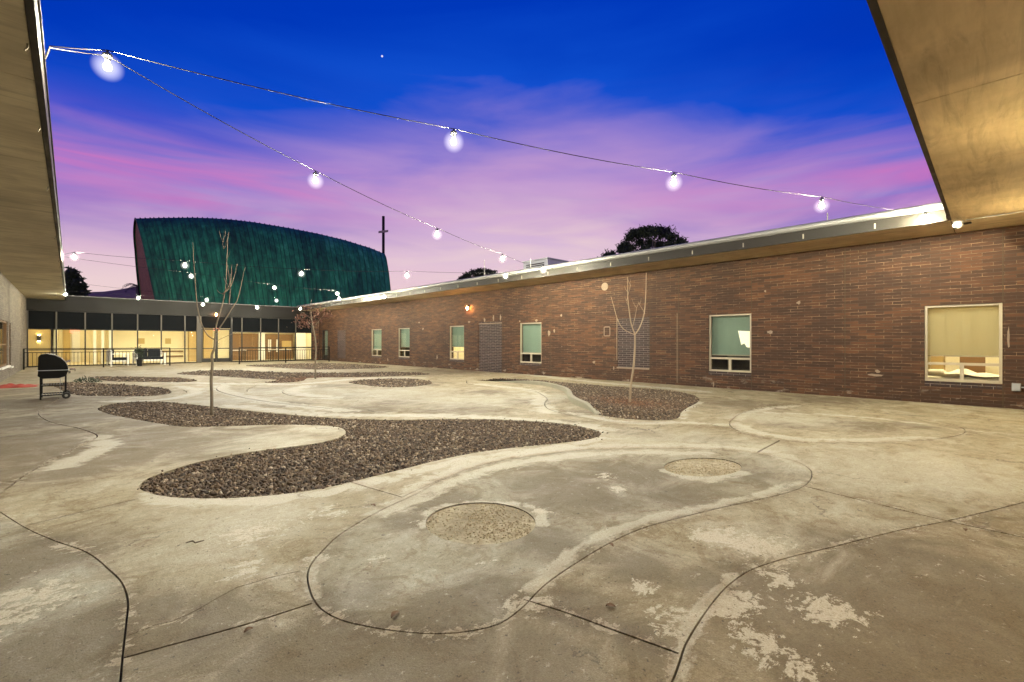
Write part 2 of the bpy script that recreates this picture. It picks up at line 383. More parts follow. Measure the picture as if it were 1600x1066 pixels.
mx = nd(nt, 'ShaderNodeMixShader', {0: fr, 1: tr.outputs[0], 2: gl.outputs[0]}); nt.links.new(mx.outputs[0], nt.nodes['Material Output'].inputs[0]); M['glass'] = m
emit('bulb_glow', (1.0, .94, .69), BULB * 3.2)
m, nt, b = mat('frosted_globe'); nt.nodes.remove(b); fc = nd(nt, 'ShaderNodeLayerWeight', {0: .5}).outputs['Facing']  # shell whose emission fades to the rim: a soft halo painted round the bulb
ed = mth(nt, 'POWER', mth(nt, 'SUBTRACT', 1.0, fc, clamp=True), 3.0)
mx = nd(nt, 'ShaderNodeAddShader', {0: nd(nt, 'ShaderNodeBsdfTransparent'), 1: nd(nt, 'ShaderNodeEmission', {0: (1.0, .95, .84), 1: mth(nt, 'MULTIPLY', ed, .42)})})
nt.links.new(mx.outputs[0], nt.nodes['Material Output'].inputs[0]); m.cycles.emission_sampling = 'NONE'; M['frosted_globe'] = m
emit('panel_glow', (1.0, .86, .52), INSIDE)
emit('lantern_glow', (1.0, .42, .12), LANTERN)
emit('wall_lamp_glow', (1.0, .76, .36), 1350)  # for the unseen lamps added on the near wall
emit('sconce_glow', (1.0, .82, .42), 90)
emit('room_glow', (1.0, .84, .52), 70)
emit('red_glow', (1.0, .06, .04), 1.6)
emit('lamp_shade_glow', (1.0, .88, .48), .75)
emit('moon_glow', (.9, .9, 1.0), .9)

# ------------------------------------------------------------------ polylines of the paving (survey points -> ground)
def smooth(P, closed, step=None):
    P = np.asarray(P, float); n = len(P); out = []
    for i in range(n if closed else n - 1):
        p1, p2 = P[i], P[(i + 1) % n]
        p0 = P[i - 1] if (closed or i > 0) else 2 * p1 - p2
        p3 = P[(i + 2) % n] if (closed or i + 2 < n) else 2 * p2 - p1
        L = np.hypot(*(p2 - p1)); rr = max(1.5, np.hypot(*p1)); k = max(1, int(L / (step or max(.05, .012 * rr))))
        # centripetal Catmull-Rom
        t0 = 0; t1 = t0 + max(1e-4, np.hypot(*(p1 - p0)) ** .5); t2 = t1 + max(1e-4, L ** .5); t3 = t2 + max(1e-4, np.hypot(*(p3 - p2)) ** .5)
        for j in range(k):
            t = t1 + (t2 - t1) * j / k
            A1 = (t1 - t) / (t1 - t0) * p0 + (t - t0) / (t1 - t0) * p1; A2 = (t2 - t) / (t2 - t1) * p1 + (t - t1) / (t2 - t1) * p2
            A3 = (t3 - t) / (t3 - t2) * p2 + (t - t2) / (t3 - t2) * p3
            B1 = (t2 - t) / (t2 - t0) * A1 + (t - t0) / (t2 - t0) * A2; B2 = (t3 - t) / (t3 - t1) * A2 + (t - t1) / (t3 - t1) * A3
            out.append((t2 - t) / (t2 - t1) * B1 + (t - t1) / (t2 - t1) * B2)
    if not closed: out.append(P[-1])
    return np.array(out)
def gp(px): return np.array([gpt(u, v)[:2] for u, v in px])
def gs(px, closed=False): return smooth(gp(px), closed)

BEDS = {
 'main': [(153,638),(170,632),(205,628),(250,628),(300,632),(360,639),(440,647),(520,653),(600,656),(700,655),(790,656),(860,660),(910,667),(938,675),(930,684),(880,692),(800,700),(740,708),(690,718),(630,733),(570,748),(520,760),(460,770),(400,776),(330,779),(270,777),(235,771),(219,764),(219,757),(230,748),(260,737),(310,722),(370,710),(430,701),(480,695),(520,687),(538,679),(540,674),(530,668),(500,665),(470,664),(420,664),(360,666),(320,667),(290,667),(250,662),(210,655),(170,647)],
 'right': [(745,594),(820,594.5),(890,598.5),(940,602.5),(1010,607),(1060,612),(1085,618),(1093,624),(1088,630),(1075,637),(1064,645),(1061,652),(1050,656),(1020,657),(985,655),(950,651),(935,648),(925,641),(905,633),(893,625),(888,615),(880,610),(850,602),(820,599),(780,596.5)],
 'oval': [(545,597),(570,594),(610,592),(650,593),(675,597),(665,602),(630,605),(600,605),(570,602)],
 'long': [(276,584),(320,579.5),(360,578.5),(410,581),(460,582.5),(560,582.5),(620,581.5),(672,584.5),(640,587),(560,589.5),(500,590),(482,591),(470,596),(440,598.5),(414,597.8),(436,594),(410,592.5),(360,589),(310,586.5)],
 'rail': [(386,571.3),(450,569),(515,568),(600,572.5),(606,574.3),(560,576.5),(500,577.5),(430,574.5)],
 'grill': [(90,606),(78,601),(108,598),(130,598),(170,600),(217,603),(249,606),(267,611),(261,616),(233,619),(170,619),(124,618),(105,613)],
 'left': [(138,590.5),(149,589),(202,589),(280,591),(306,596),(280,597.6),(240,597),(186,596.5),(147,592.7)],
}
BEDP = {k: gs(v, True) for k, v in BEDS.items()}
def ell(u, v, ru, rv, n=40):
    return smooth(gp([(u + ru * math.cos(a), v + rv * math.sin(a)) for a in np.linspace(0, 2 * math.pi, 20, endpoint=False)]), True)
DIRT = [ell(751, 818, 86, 33), ell(1098, 730, 61, 14.5)]
JB = [(481,895),(485,925),(500,950),(530,968),(580,980),(640,988),(690,990),(740,985),(780,975),(815,950),(850,915),(900,880),(950,850),(1000,827),(1060,810),(1120,795),(1180,782),(1230,770),(1256,760),(1268,745),(1265,733),(1240,720),(1200,712),(1150,705),(1100,702),(1040,701),(960,702),(900,704),(860,709),(800,717),(740,730),(690,750),(650,772),(600,795),(555,820),(525,840),(500,865),(487,880)]
JO = [(1140,663),(1150,672),(1175,681),(1220,688),(1290,692),(1370,691),(1440,688),(1490,682),(1508,675),(1500,667),(1470,660),(1430,653),(1390,646),(1350,639),(1300,634),(1250,632),(1200,635),(1160,645),(1145,655)]
J2 = [(92,622),(82,630),(63,641),(60,647),(80,660),(125,670),(152,682),(135,692),(90,715),(40,742),(5,767),(-40,790)]
J3 = [(-30,780),(0,800),(40,825),(85,845),(135,863),(170,890),(190,910),(200,940),(197,975),(192,1020),(188,1066),(184,1110)]
J9 = [(1600,785),(1540,800),(1480,814),(1400,830),(1300,855),(1230,872),(1175,890),(1140,913),(1115,940),(1090,975),(1070,1010),(1058,1045),(1050,1066),(1040,1110)]
LINES = [  # (survey points, closed, width in m)
 (JB, 1, .0095), (JO, 1, .017), (J2, 0, .019), (J3, 0, .009), (J9, 0, .0095),
 ([(-40,757),(22,752)], 0, .012), ([(40,821),(216,779)], 0, .011), ([(190,1029),(300,999),(380,977),(487,943)], 0, .011),
 ([(200,993),(222,985),(245,976),(268,971),(290,962),(312,951),(330,940),(350,929),(370,918),(398,910),(420,903),(470,892)], 0, .0055),
 ([(537,750),(580,763),(628,777)], 0, .011), ([(628,777),(690,748)], 0, .008),
 ([(1257,760),(1360,785),(1480,814),(1600,840),(1700,862)], 0, .019), ([(818,937),(880,956),(960,985),(1060,1021)], 0, .012),
 ([(1508,675),(1600,682),(1660,687)], 0, .02), ([(1183,707),(1218,688.5)], 0, .02),
 ([(820,610),(833,611),(850,619),(855,624),(851,630),(853,636),(859,640),(895,650),(930,656),(985,661),(1030,660)], 0, .022),
 ([(729,594.6),(733,600.7),(759,604),(808,608),(833,611)], 0, .026),
 ([(352,598),(338,608),(360,617),(420,628),(520,639)], 0, .026), ([(400,602.5),(387,609),(386,612)], 0, .026), ([(472,602),(452,606),(442,614),(470,620),(540,623)], 0, .026),
 ([(286,610),(292,613),(280,618)], 0, .024), ([(600,644),(622,641)], 0, .02), ([(740,688),(752,684)], 0, .02), ([(240,690),(262,684)], 0, .012), ([(1000,607),(1018,603.5)], 0, .024),
]
GRO = [(gs(p, bool(c)), c, w) for p, c, w in LINES]
def pip(P, poly):
    x, y = P[:, 0], P[:, 1]; ins = np.zeros(len(P), bool); a = poly; b_ = np.roll(poly, -1, 0)
    for (x0, y0), (x1, y1) in zip(a, b_):
        if y0 == y1: continue
        c = ((y0 > y) != (y1 > y)) & (x < (x1 - x0) * (y - y0) / (y1 - y0) + x0); ins ^= c
    return ins
def dist_poly(P, line, closed=False, far=1e9):
    L = np.vstack([line, line[:1]]) if closed else line
    out = np.full(len(P), far)
    for p, q_ in zip(L[:-1], L[1:]):
        e = q_ - p; l2 = e @ e
        if l2 < 1e-12: continue
        t = np.clip(((P - p) @ e) / l2, 0, 1); dd = P - p - t[:, None] * e
        out = np.minimum(out, np.einsum('ij,ij->i', dd, dd))
    return np.sqrt(out)
X0, X1, Y0, Y1 = -1.66, 12.86, -.9, 33.42
def off_lines(L, closed, w):
    Q = np.vstack([L[-1:], L, L[:1]]) if closed else np.vstack([2 * L[0] - L[1], L, 2 * L[-1] - L[-2]])
    t = Q[2:] - Q[:-2]; t /= np.maximum(1e-9, np.hypot(t[:, 0], t[:, 1]))[:, None]; n = np.stack([-t[:, 1], t[:, 0]], 1)
    k = np.ones(5) / 5; j1 = np.convolve(RNG.normal(0, 1, len(L) + 4), k, 'valid') * .45 + RNG.normal(0, .10, len(L)); j2 = np.convolve(RNG.normal(0, 1, len(L) + 4), k, 'valid') * .45 + RNG.normal(0, .10, len(L))
    wa = w * .5 * np.clip(1 + j1, .35, 1.0); wb = w * .5 * np.clip(1 + j2, .35, 1.0); return L + n * wa[:, None], L - n * wb[:, None], wa
verts = []; edges = []; RIB = {}
def pip_ribbon(P, ab):
    a, b_, c = ab
    if c: return pip(P, a) != pip(P, b_)
    return pip(P, np.vstack([a, b_[::-1]]))
def add_chain(C, closed):
    k = len(verts); verts.extend(map(tuple, C)); edges.extend((k + i, k + i + 1) for i in range(len(C) - 1))
    if closed: edges.append((k + len(C) - 1, k))
add_chain(np.array([(X0, Y0), (X1, Y0), (X1, Y1), (X0, Y1)]), True)
for P in BEDP.values(): add_chain(P, True)
for P in DIRT: add_chain(P, True)
for L, c, w in GRO:
    a, b_, ww = off_lines(L, c, w)
    RIB[id(L)] = (a, b_, c)
    if c: add_chain(a, True); add_chain(b_, True)
    else: add_chain(np.vstack([a, b_[::-1]]), True)
rr = 1.3; ring = 0; gpts = []
while rr < 36:
    n = 125
    for j in range(n):
        th = YAW + R(-52 + 104 * (j + .5 * (ring % 2)) / n); gpts.append((rr * math.sin(th), rr * math.cos(th)))
    rr *= 1.017; ring += 1
gpts = np.array(gpts) + RNG.normal(0, .003, (len(gpts), 2))
gpts = gpts[(gpts[:, 0] > X0 + .05) & (gpts[:, 0] < X1 - .05) & (gpts[:, 1] > Y0 + .05) & (gpts[:, 1] < Y1 - .05)]
verts.extend(map(tuple, gpts))
cv, ce, cf, _, _, _ = delaunay_2d_cdt([Vector(p) for p in verts], edges, [], 0, 1e-5)
CV = np.array([tuple(p) for p in cv]); CF = np.array([f for f in cf if len(f) == 3], np.int32)
cen = CV[CF].mean(1)
ok = (cen[:, 0] > X0) & (cen[:, 0] < X1) & (cen[:, 1] > Y0) & (cen[:, 1] < Y1); CF = CF[ok]; cen = cen[ok]
kind = np.zeros(len(CF), int)
BEAN, OVAL = gs(JB, True), gs(JO, True)
LEFT_UP = gp([(92,620),(82,630),(63,641),(60,647),(80,660),(125,670),(152,682),(135,692),(90,715),(40,742),(5,767),(-40,790),(-900,900),(-900,600),(60,600)])
LEFT_LO = np.vstack([gs(J3), gp([(184,1500),(-2500,1500),(-2500,760)])])
RIGHT = np.vstack([gs(J9)[::-1][:], gp([(1700,862),(2200,900),(2200,1500),(1000,1500)])])
kind[pip(cen, BEAN)] = 1; kind[pip(cen, LEFT_LO)] = 2; kind[pip(cen, RIGHT)] = 3; kind[pip(cen, OVAL)] = 4
for L, c, w in GRO: near = np.where(dist_poly(cen, L, bool(c)) < w * .52)[0]; kind[near[pip_ribbon(cen[near], RIB[id(L)])]] = 9
for P in DIRT: kind[pip(cen, P)] = 8
for P in BEDP.values(): kind[pip(cen, P)] = 10
# vertex attributes: slab wear and tone, plus lamp pool and wall shading put in colour
def blobs(L, P):
    out = np.zeros(len(P))
    for u, v, r in L:
        g = gpt(u, v)[:2]; out = np.maximum(out, np.exp(-((P - g) ** 2).sum(1) / r ** 2))
    return out
PATCH = [(400,830,.30),(385,888,.16),(1170,850,.34),(1110,838,.2),(1060,970,.20),(1130,955,.2),(1215,905,.16),(1195,1010,.22),(1290,955,.22),(762,880,.10),(655,820,.10),(12,950,.35),(470,660,.30),(495,872,.10),(826,944,.16),(845,800,.10),(1000,915,.12),(950,745,.16),(590,870,.10),(520,800,.2),(960,765,.14),(1230,1040,.2),(1160,935,.18)]
DARKS = [(420,608,.6),(560,617,.6),(620,629,.6),(820,627,.5),(760,613,.6),(905,645,.4),(350,627,.5),(1000,677,.4),(1110,690,.4),(700,641,.5),(520,603,.7),(450,632,.5),(880,660,.3),(1330,663,.6),(1230,664,.4),(1420,664,.4),(90,1010,.45),(30,880,.5),(1500,1010,.55),(1330,1050,.4),(1570,930,.5),(1420,960,.4),(620,1050,.4),(850,1040,.35),(420,1040,.35),(250,950,.2),(1000,1000,.2),(560,930,.25),(1100,905,.2),(940,780,.35),(700,780,.3),(60,700,1.2),(150,650,1.2),(250,660,.8),(330,700,.8),(60,660,1.2),(100,740,.5),(180,720,.6),(40,610,1.5),(1330,935,.35),(700,940,.25),(330,965,.25),(480,1020,.35),(700,1040,.35),(200,690,1.3),(330,690,1.0),(120,720,1.0),(30,690,1.2),(1250,935,.5),(1400,890,.7),(1180,905,.3),(1160,632,1.0),(1290,625,1.0),(880,760,.7),(980,740,.6),(1040,770,.4),(640,600,1.0),(1180,740,.35),(640,815,.2),(760,925,.3),(860,850,.3),(700,580,2.0),(560,640,.8),(720,640,1.0),(20,630,2.0),(300,1000,.35),(1000,880,.3),(900,955,.25),(1450,960,.4)]  # stains, darker near corners, and shading painted in along the right wall
LIGHTS = [(600,615,2.0),(720,625,1.6),(450,610,1.5),(380,625,1.2),(850,620,1.0),(560,735,.5),(380,810,.6),(1000,690,1.0),(1080,690,.8),(1170,700,.6),(1450,735,1.2),(1330,740,.9),(330,580,3.0),(1200,850,.4),(300,860,.4),(760,705,.6),(420,690,.8),(500,672,.5),(1240,655,1.0)]  # pale concrete, plus the lamp pool at right painted into its colour
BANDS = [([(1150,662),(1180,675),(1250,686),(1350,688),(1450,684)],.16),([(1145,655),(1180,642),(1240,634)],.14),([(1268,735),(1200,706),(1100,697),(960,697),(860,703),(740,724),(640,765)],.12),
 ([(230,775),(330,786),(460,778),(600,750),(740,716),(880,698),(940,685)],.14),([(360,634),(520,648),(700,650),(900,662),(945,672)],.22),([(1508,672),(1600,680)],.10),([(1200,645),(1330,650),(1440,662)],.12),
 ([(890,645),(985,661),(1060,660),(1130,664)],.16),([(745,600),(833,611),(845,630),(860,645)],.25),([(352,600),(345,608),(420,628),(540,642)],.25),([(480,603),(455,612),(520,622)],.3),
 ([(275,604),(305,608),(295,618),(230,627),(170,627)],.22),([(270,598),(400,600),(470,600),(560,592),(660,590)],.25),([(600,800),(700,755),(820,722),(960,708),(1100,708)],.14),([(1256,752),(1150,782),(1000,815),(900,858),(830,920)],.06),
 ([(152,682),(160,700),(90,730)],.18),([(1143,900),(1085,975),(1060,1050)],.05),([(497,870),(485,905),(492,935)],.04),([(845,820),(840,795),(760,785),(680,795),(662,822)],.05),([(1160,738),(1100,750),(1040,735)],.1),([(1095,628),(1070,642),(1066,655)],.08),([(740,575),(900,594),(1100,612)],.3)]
P2 = CV
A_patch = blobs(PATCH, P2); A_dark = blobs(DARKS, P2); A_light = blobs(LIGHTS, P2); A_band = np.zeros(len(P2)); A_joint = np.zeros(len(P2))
for L, c, w in GRO[:14]: A_joint = np.maximum(A_joint, np.exp(-(dist_poly(P2, L, bool(c)) / .07) ** 2))
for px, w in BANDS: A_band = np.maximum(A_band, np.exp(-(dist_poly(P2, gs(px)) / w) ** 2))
def sheet(name, sel, material, z=0.0, skirt=.035, parent=None):
    F = CF[sel]; used = np.unique(F); mp = np.full(len(CV), -1); mp[used] = np.arange(len(used)); F = mp[F]
    V = np.column_stack([CV[used], np.full(len(used), z)])
    e = np.sort(np.vstack([F[:, [0, 1]], F[:, [1, 2]], F[:, [2, 0]]]), 1); o_ = np.vstack([F[:, [0, 1]], F[:, [1, 2]], F[:, [2, 0]]])
    ky = e[:, 0].astype(np.int64) * (len(V) + 1) + e[:, 1]; uq, idx, cnt = np.unique(ky, return_index=True, return_counts=True); be = o_[idx[cnt == 1]]
    n0 = len(V); V2 = V.copy(); V2[:, 2] = z - skirt
    sk = np.vstack([np.column_stack([be[:, 1], be[:, 0], be[:, 0] + n0]), np.column_stack([be[:, 1], be[:, 0] + n0, be[:, 1] + n0])]) if skirt else np.zeros((0, 3), int)
    Va = np.vstack([V, V2]) if skirt else V; Fa = np.vstack([F, sk])
    at = {n: (np.concatenate([a[used], a[used]]) if skirt else a[used], 'POINT') for n, a in (('patch', A_patch), ('dark', A_dark), ('light', A_light), ('band', A_band), ('joint', A_joint))}
    return np_mesh(name, Va, Fa, material, parent, at)
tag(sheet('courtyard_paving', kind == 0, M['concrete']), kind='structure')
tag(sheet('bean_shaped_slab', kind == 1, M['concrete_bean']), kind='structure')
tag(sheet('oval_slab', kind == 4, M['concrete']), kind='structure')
tag(sheet('grey_slab', kind == 2, M['concrete_left']), kind='structure')
tag(sheet('stained_slab', kind == 3, M['concrete_dark']), kind='structure')
tag(sheet('dirt_patch', kind == 8, M['dry_dirt'], -.009, 0), kind='structure')
tag(MB().box((X0, Y0, -.2), (X1, Y1, -.034)).build('ground_base', M['joint_dirt']), kind='structure')
g = MB(); g.add([(-900, -900, -.25), (900, -900, -.25), (900, 900, -.25), (-900, 900, -.25)], [(0, 1, 2, 3)]); tag(g.build('ground', M['desert']), kind='structure')

# ------------------------------------------------------------------ planting beds: soil, river stones, the raised curb
CURB = gs([(780,597),(820,599.5),(850,602.5),(880,610.5),(888,615.5),(893,625.5),(905,633.5),(925,641.5),(936,648)])
RIM = gs(BEDS['right'][:17])
def soil_height(P, key):
    if key == 'right':
        return -.028 + .105 * np.exp(-(dist_poly(P, CURB) / .9) ** 2) * np.clip(dist_poly(P, RIM) / .45, 0, 1)
    return np.full(len(P), -.028)
phi = (1 + 5 ** .5) / 2
ICO = np.array([(-1, phi, 0), (1, phi, 0), (-1, -phi, 0), (1, -phi, 0), (0, -1, phi), (0, 1, phi), (0, -1, -phi), (0, 1, -phi), (phi, 0, -1), (phi, 0, 1), (-phi, 0, -1), (-phi, 0, 1)]) / math.hypot(1, phi)
ICF = np.array([(0, 11, 5), (0, 5, 1), (0, 1, 7), (0, 7, 10), (0, 10, 11), (1, 5, 9), (5, 11, 4), (11, 10, 2), (10, 7, 6), (7, 1, 8), (3, 9, 4), (3, 4, 2), (3, 2, 6), (3, 6, 8), (3, 8, 9), (4, 9, 5), (2, 4, 11), (6, 2, 10), (8, 6, 7), (9, 8, 1)])
def stones(name, C, rad, z, red, flat=.6):
    n = len(C); q = RNG.normal(size=(n, 4)); q[:, 1:3] *= .45; q /= np.linalg.norm(q, axis=1)[:, None]; w, x, y, zq = q.T
    Rm = np.stack([np.stack([1 - 2 * (y * y + zq * zq), 2 * (x * y - zq * w), 2 * (x * zq + y * w)], -1), np.stack([2 * (x * y + zq * w), 1 - 2 * (x * x + zq * zq), 2 * (y * zq - x * w)], -1), np.stack([2 * (x * zq - y * w), 2 * (y * zq + x * w), 1 - 2 * (x * x + y * y)], -1)], 1)
    sc = np.column_stack([rad * RNG.uniform(.8, 1.45, n), rad * RNG.uniform(.6, 1.0, n), rad * RNG.uniform(.4, .8, n)])
    base = ICO[None] * (1 + RNG.uniform(-.22, .22, (n, 12, 1))) * sc[:, None]
    V = np.einsum('nij,nkj->nki', Rm, base) + np.column_stack([C, z])[:, None]
    F = (ICF[None] + 12 * np.arange(n)[:, None, None]).reshape(-1, 3)
    rnd = np.repeat(RNG.random(n), 12); rdd = np.repeat(red, 12)
    return np_mesh(name, V.reshape(-1, 3), F, M['stone'], None, {'rnd': (rnd, 'POINT'), 'red': (rdd, 'POINT')})
TREE_R = gpt(984, 630)[:2]; TREE_B = gpt(493, 592)[:2]
BEDLAB = {'main': 'brown river stones filling the long winding bed across the courtyard middle', 'right': 'brown river stones in the curbed bed below the brick wall',
          'oval': 'brown stones in the small oval bed in the pale paving', 'long': 'brown stones in the long bed under the red-leaved tree',
          'rail': 'dark stones in the bed before the right-hand railing', 'grill': 'brown stones in the rounded bed behind the barbecue', 'left': 'brown stones in the thin bed before the left railing'}
for key, P in BEDP.items():
    # soil: triangulated bed polygon
    vv, ee, ff, _, _, _ = delaunay_2d_cdt([Vector(p) for p in P] + [Vector(p) for p in (CV[np.unique(CF[(kind == 10)])][pip(CV[np.unique(CF[(kind == 10)])], P)])], [(i, (i + 1) % len(P)) for i in range(len(P))], [], 1, 1e-5)
    VV = np.array([tuple(p) for p in vv]); FF = np.array([f for f in ff if len(f) == 3])
    tag(np_mesh('planting_bed_soil', np.column_stack([VV, soil_height(VV, key)]), FF, M['bed_soil']), kind='structure')
    dmin = np.hypot(*P.T).min(); cell = .0275 if dmin < 9 else .045
    lo, hi = P.min(0), P.max(0); gx, gy = np.meshgrid(np.arange(lo[0], hi[0], cell), np.arange(lo[1], hi[1], cell))
    C = np.column_stack([gx.ravel(), gy.ravel()]) + RNG.uniform(-.42, .42, (gx.size, 2)) * cell
    C = C[pip(C, P)]; C = C[dist_poly(C, P, True) > cell * .35]
    rad = cell * RNG.uniform(.48, .80, len(C)) * RNG.choice([1, 1, 1, 1.35], len(C)); red = np.zeros(len(C))
    if key == 'right': red = np.exp(-(((C - TREE_R) / np.array([.75, .75])) ** 2).sum(1)) * RNG.uniform(.2, 1.3, len(C))
    if key == 'long': red = np.exp(-((C - TREE_B) ** 2).sum(1) / 1.2) * RNG.uniform(.2, 1.3, len(C))
    z = soil_height(C, key) + rad * .35 + RNG.uniform(0, .010, len(C))
    if key in ('main', 'right'):
        k_ = RNG.integers(0, len(P), 70); E_ = P[k_] + RNG.normal(0, .07, (70, 2)); E_ = E_[~pip(E_, P)]
        C = np.vstack([C, E_]); rad = np.concatenate([rad, RNG.uniform(.006, .014, len(E_))]); z = np.concatenate([z, np.full(len(E_), .005)]); red = np.concatenate([red, np.zeros(len(E_))])
    tag(stones('gravel', C, rad, z, np.clip(red, 0, 1)), BEDLAB[key], 'gravel', kind='stuff')
for i, P in enumerate(DIRT):
    lo, hi = P.min(0), P.max(0); C = RNG.uniform(lo, hi, (1900, 2)); C = C[pip(C, P)]; n = len(C)
    C = C[RNG.random(n) < .35 + .65 * (np.sin(C[:, 0] * 9 + 2 * np.sin(C[:, 1] * 6)) > 0)]; n = len(C)
    o_ = stones('dry_straw', C, RNG.uniform(.003, .008, n), np.full(n, -.0075), np.zeros(n)); o_.data.materials[0] = M['straw']
    tag(o_, ['dry straw and grit filling the larger round patch in the slab', 'dry straw and grit filling the smaller round patch near the slab end'][i], 'straw', kind='stuff')
a, b_, _ = off_lines(CURB, False, .0001); n_ = (a - CURB); n_ /= np.hypot(*n_.T)[:, None]
cin = np.array([BEDP['right'].mean(0)]); sgn = 1 if ((cin - CURB[len(CURB) // 2]) @ n_[len(CURB) // 2])[0] > 0 else -1
inn = CURB + n_ * sgn * .05; out_ = CURB - n_ * sgn * .055
cb = MB(); hz = np.interp(np.linspace(0, 1, len(CURB)), [0, .12, .85, 1], [.02, .10, .12, .015])
vs = []; fs = []
for i in range(len(CURB)):
    for p, z in ((out_[i], -.02), (out_[i] * .985 + inn[i] * .015, hz[i] - .012), (out_[i] * .85 + inn[i] * .15, hz[i]), (inn[i] * .85 + out_[i] * .15, hz[i]), (inn[i], hz[i] - .012), (inn[i], -.02)): vs.append((p[0], p[1], z))
for i in range(len(CURB) - 1):
    for j in range(5): fs.append((i * 6 + j, i * 6 + j + 1, i * 6 + 6 + j + 1, i * 6 + 6 + j))
fs += [tuple(range(6)), tuple(range(len(vs) - 1, len(vs) - 7, -1))]
cb.add(vs, fs); tag(cb.build('bed_curb', M['curb'], smooth=False), 'low concrete curb curving round the near side of the walled bed', 'curb')

# ------------------------------------------------------------------ buildings
ZS, ZT = 3.44, 3.78            # soffit board, roof edge
XR, XW = 11.35, 12.8           # right eave, right wall
XL, XLW = -.17, -1.6           # left eave, left wall
YN, YNW = .56, -.85            # near eave, near wall
YF = 33.4                      # far glazing
def wall_x(mb, x, dx, y0, y1, z0, z1, holes, mi=0):      # wall in a plane x, thickness dx, rectangular holes (ya, yb, za, zb)
    ys = sorted({y0, y1, *[h[0] for h in holes], *[h[1] for h in holes]}); zs = sorted({z0, z1, *[h[2] for h in holes], *[h[3] for h in holes]})
    def inside(y, z): return any(h[0] < y < h[1] and h[2] < z < h[3] for h in holes)
    for a, b in zip(ys[:-1], ys[1:]):
        for c, e in zip(zs[:-1], zs[1:]):
            if inside((a + b) / 2, (c + e) / 2): continue
            for xx in (x, x + dx): mb.add([(xx, a, c), (xx, b, c), (xx, b, e), (xx, a, e)], [(0, 1, 2, 3)], mi)
    for a, b, c, e in holes:
        for q in ([(a, c), (b, c)], [(b, c), (b, e)], [(b, e), (a, e)], [(a, e), (a, c)]):
            (p, r), (s, t) = q; mb.add([(x, p, r), (x, s, t), (x + dx, s, t), (x + dx, p, r)], [(0, 1, 2, 3)], mi)
    return mb

# --- right wing: brown brick
rw = empty('brick_building', (0, 0, 0), 0, 'long dark brown brick wing with plywood eave down the right side', 'building')
WIN = [(-.12, .99), (4.36, 5.47), (11.77, 12.93), (16.5, 17.62), (21.12, 22.29), (24.14, 25.38)]
WZ = (.45, 2.01)
INF = [(7.28, 8.42, .43, 2.02), (13.98, 15.46, .0, 2.12), (28.9, 30.2, .2, 2.04)]
DOORW = (31.76, 32.75, .06, 2.12)
holes = [(a, b, *WZ) for a, b in WIN] + INF + [DOORW]
w = wall_x(MB(), XW, .25, -.85, YF - .08, -.03, ZS, holes)
w.build('wall', M['brown_brick'], rw)
cj = MB()
for y in (-.125, 4.355, 6.35, 7.27, 11.32, 11.765, 13.94, 16.495, 21.115, 24.135, 28.89, 2.35, 18.9, 26.6):
    top_only = any(abs(y - a) < .02 for a, _ in WIN)
    for za, zb in (((0, .44), (2.02, ZS - .002)) if top_only else ((0, ZS - .002),)):
        MB().box((XW - .003, y - .008, za), (XW + .02, y + .006, zb)).build('control_joint', M['seam_dark'], rw)
for y0, y1, z0, z1 in INF: MB().box((XW + .022, y0 - .01, max(-.03, z0 - .01)), (XW + .2, y1 + .01, z1 + .01)).build('brick_infill', M['purple_brick'], rw)
for y0, y1 in WIN: # rowlock sill of upright bricks
    s_ = MB(); k = int((y1 - y0) / .075)
    for i in range(k):
        ya = y0 + (y1 - y0) * i / k; s_.box((XW - .006, ya + .004, .35), (XW + .05, ya + (y1 - y0) / k - .004, .442))
    s_.build('brick_sill', M['purple_brick'], rw)
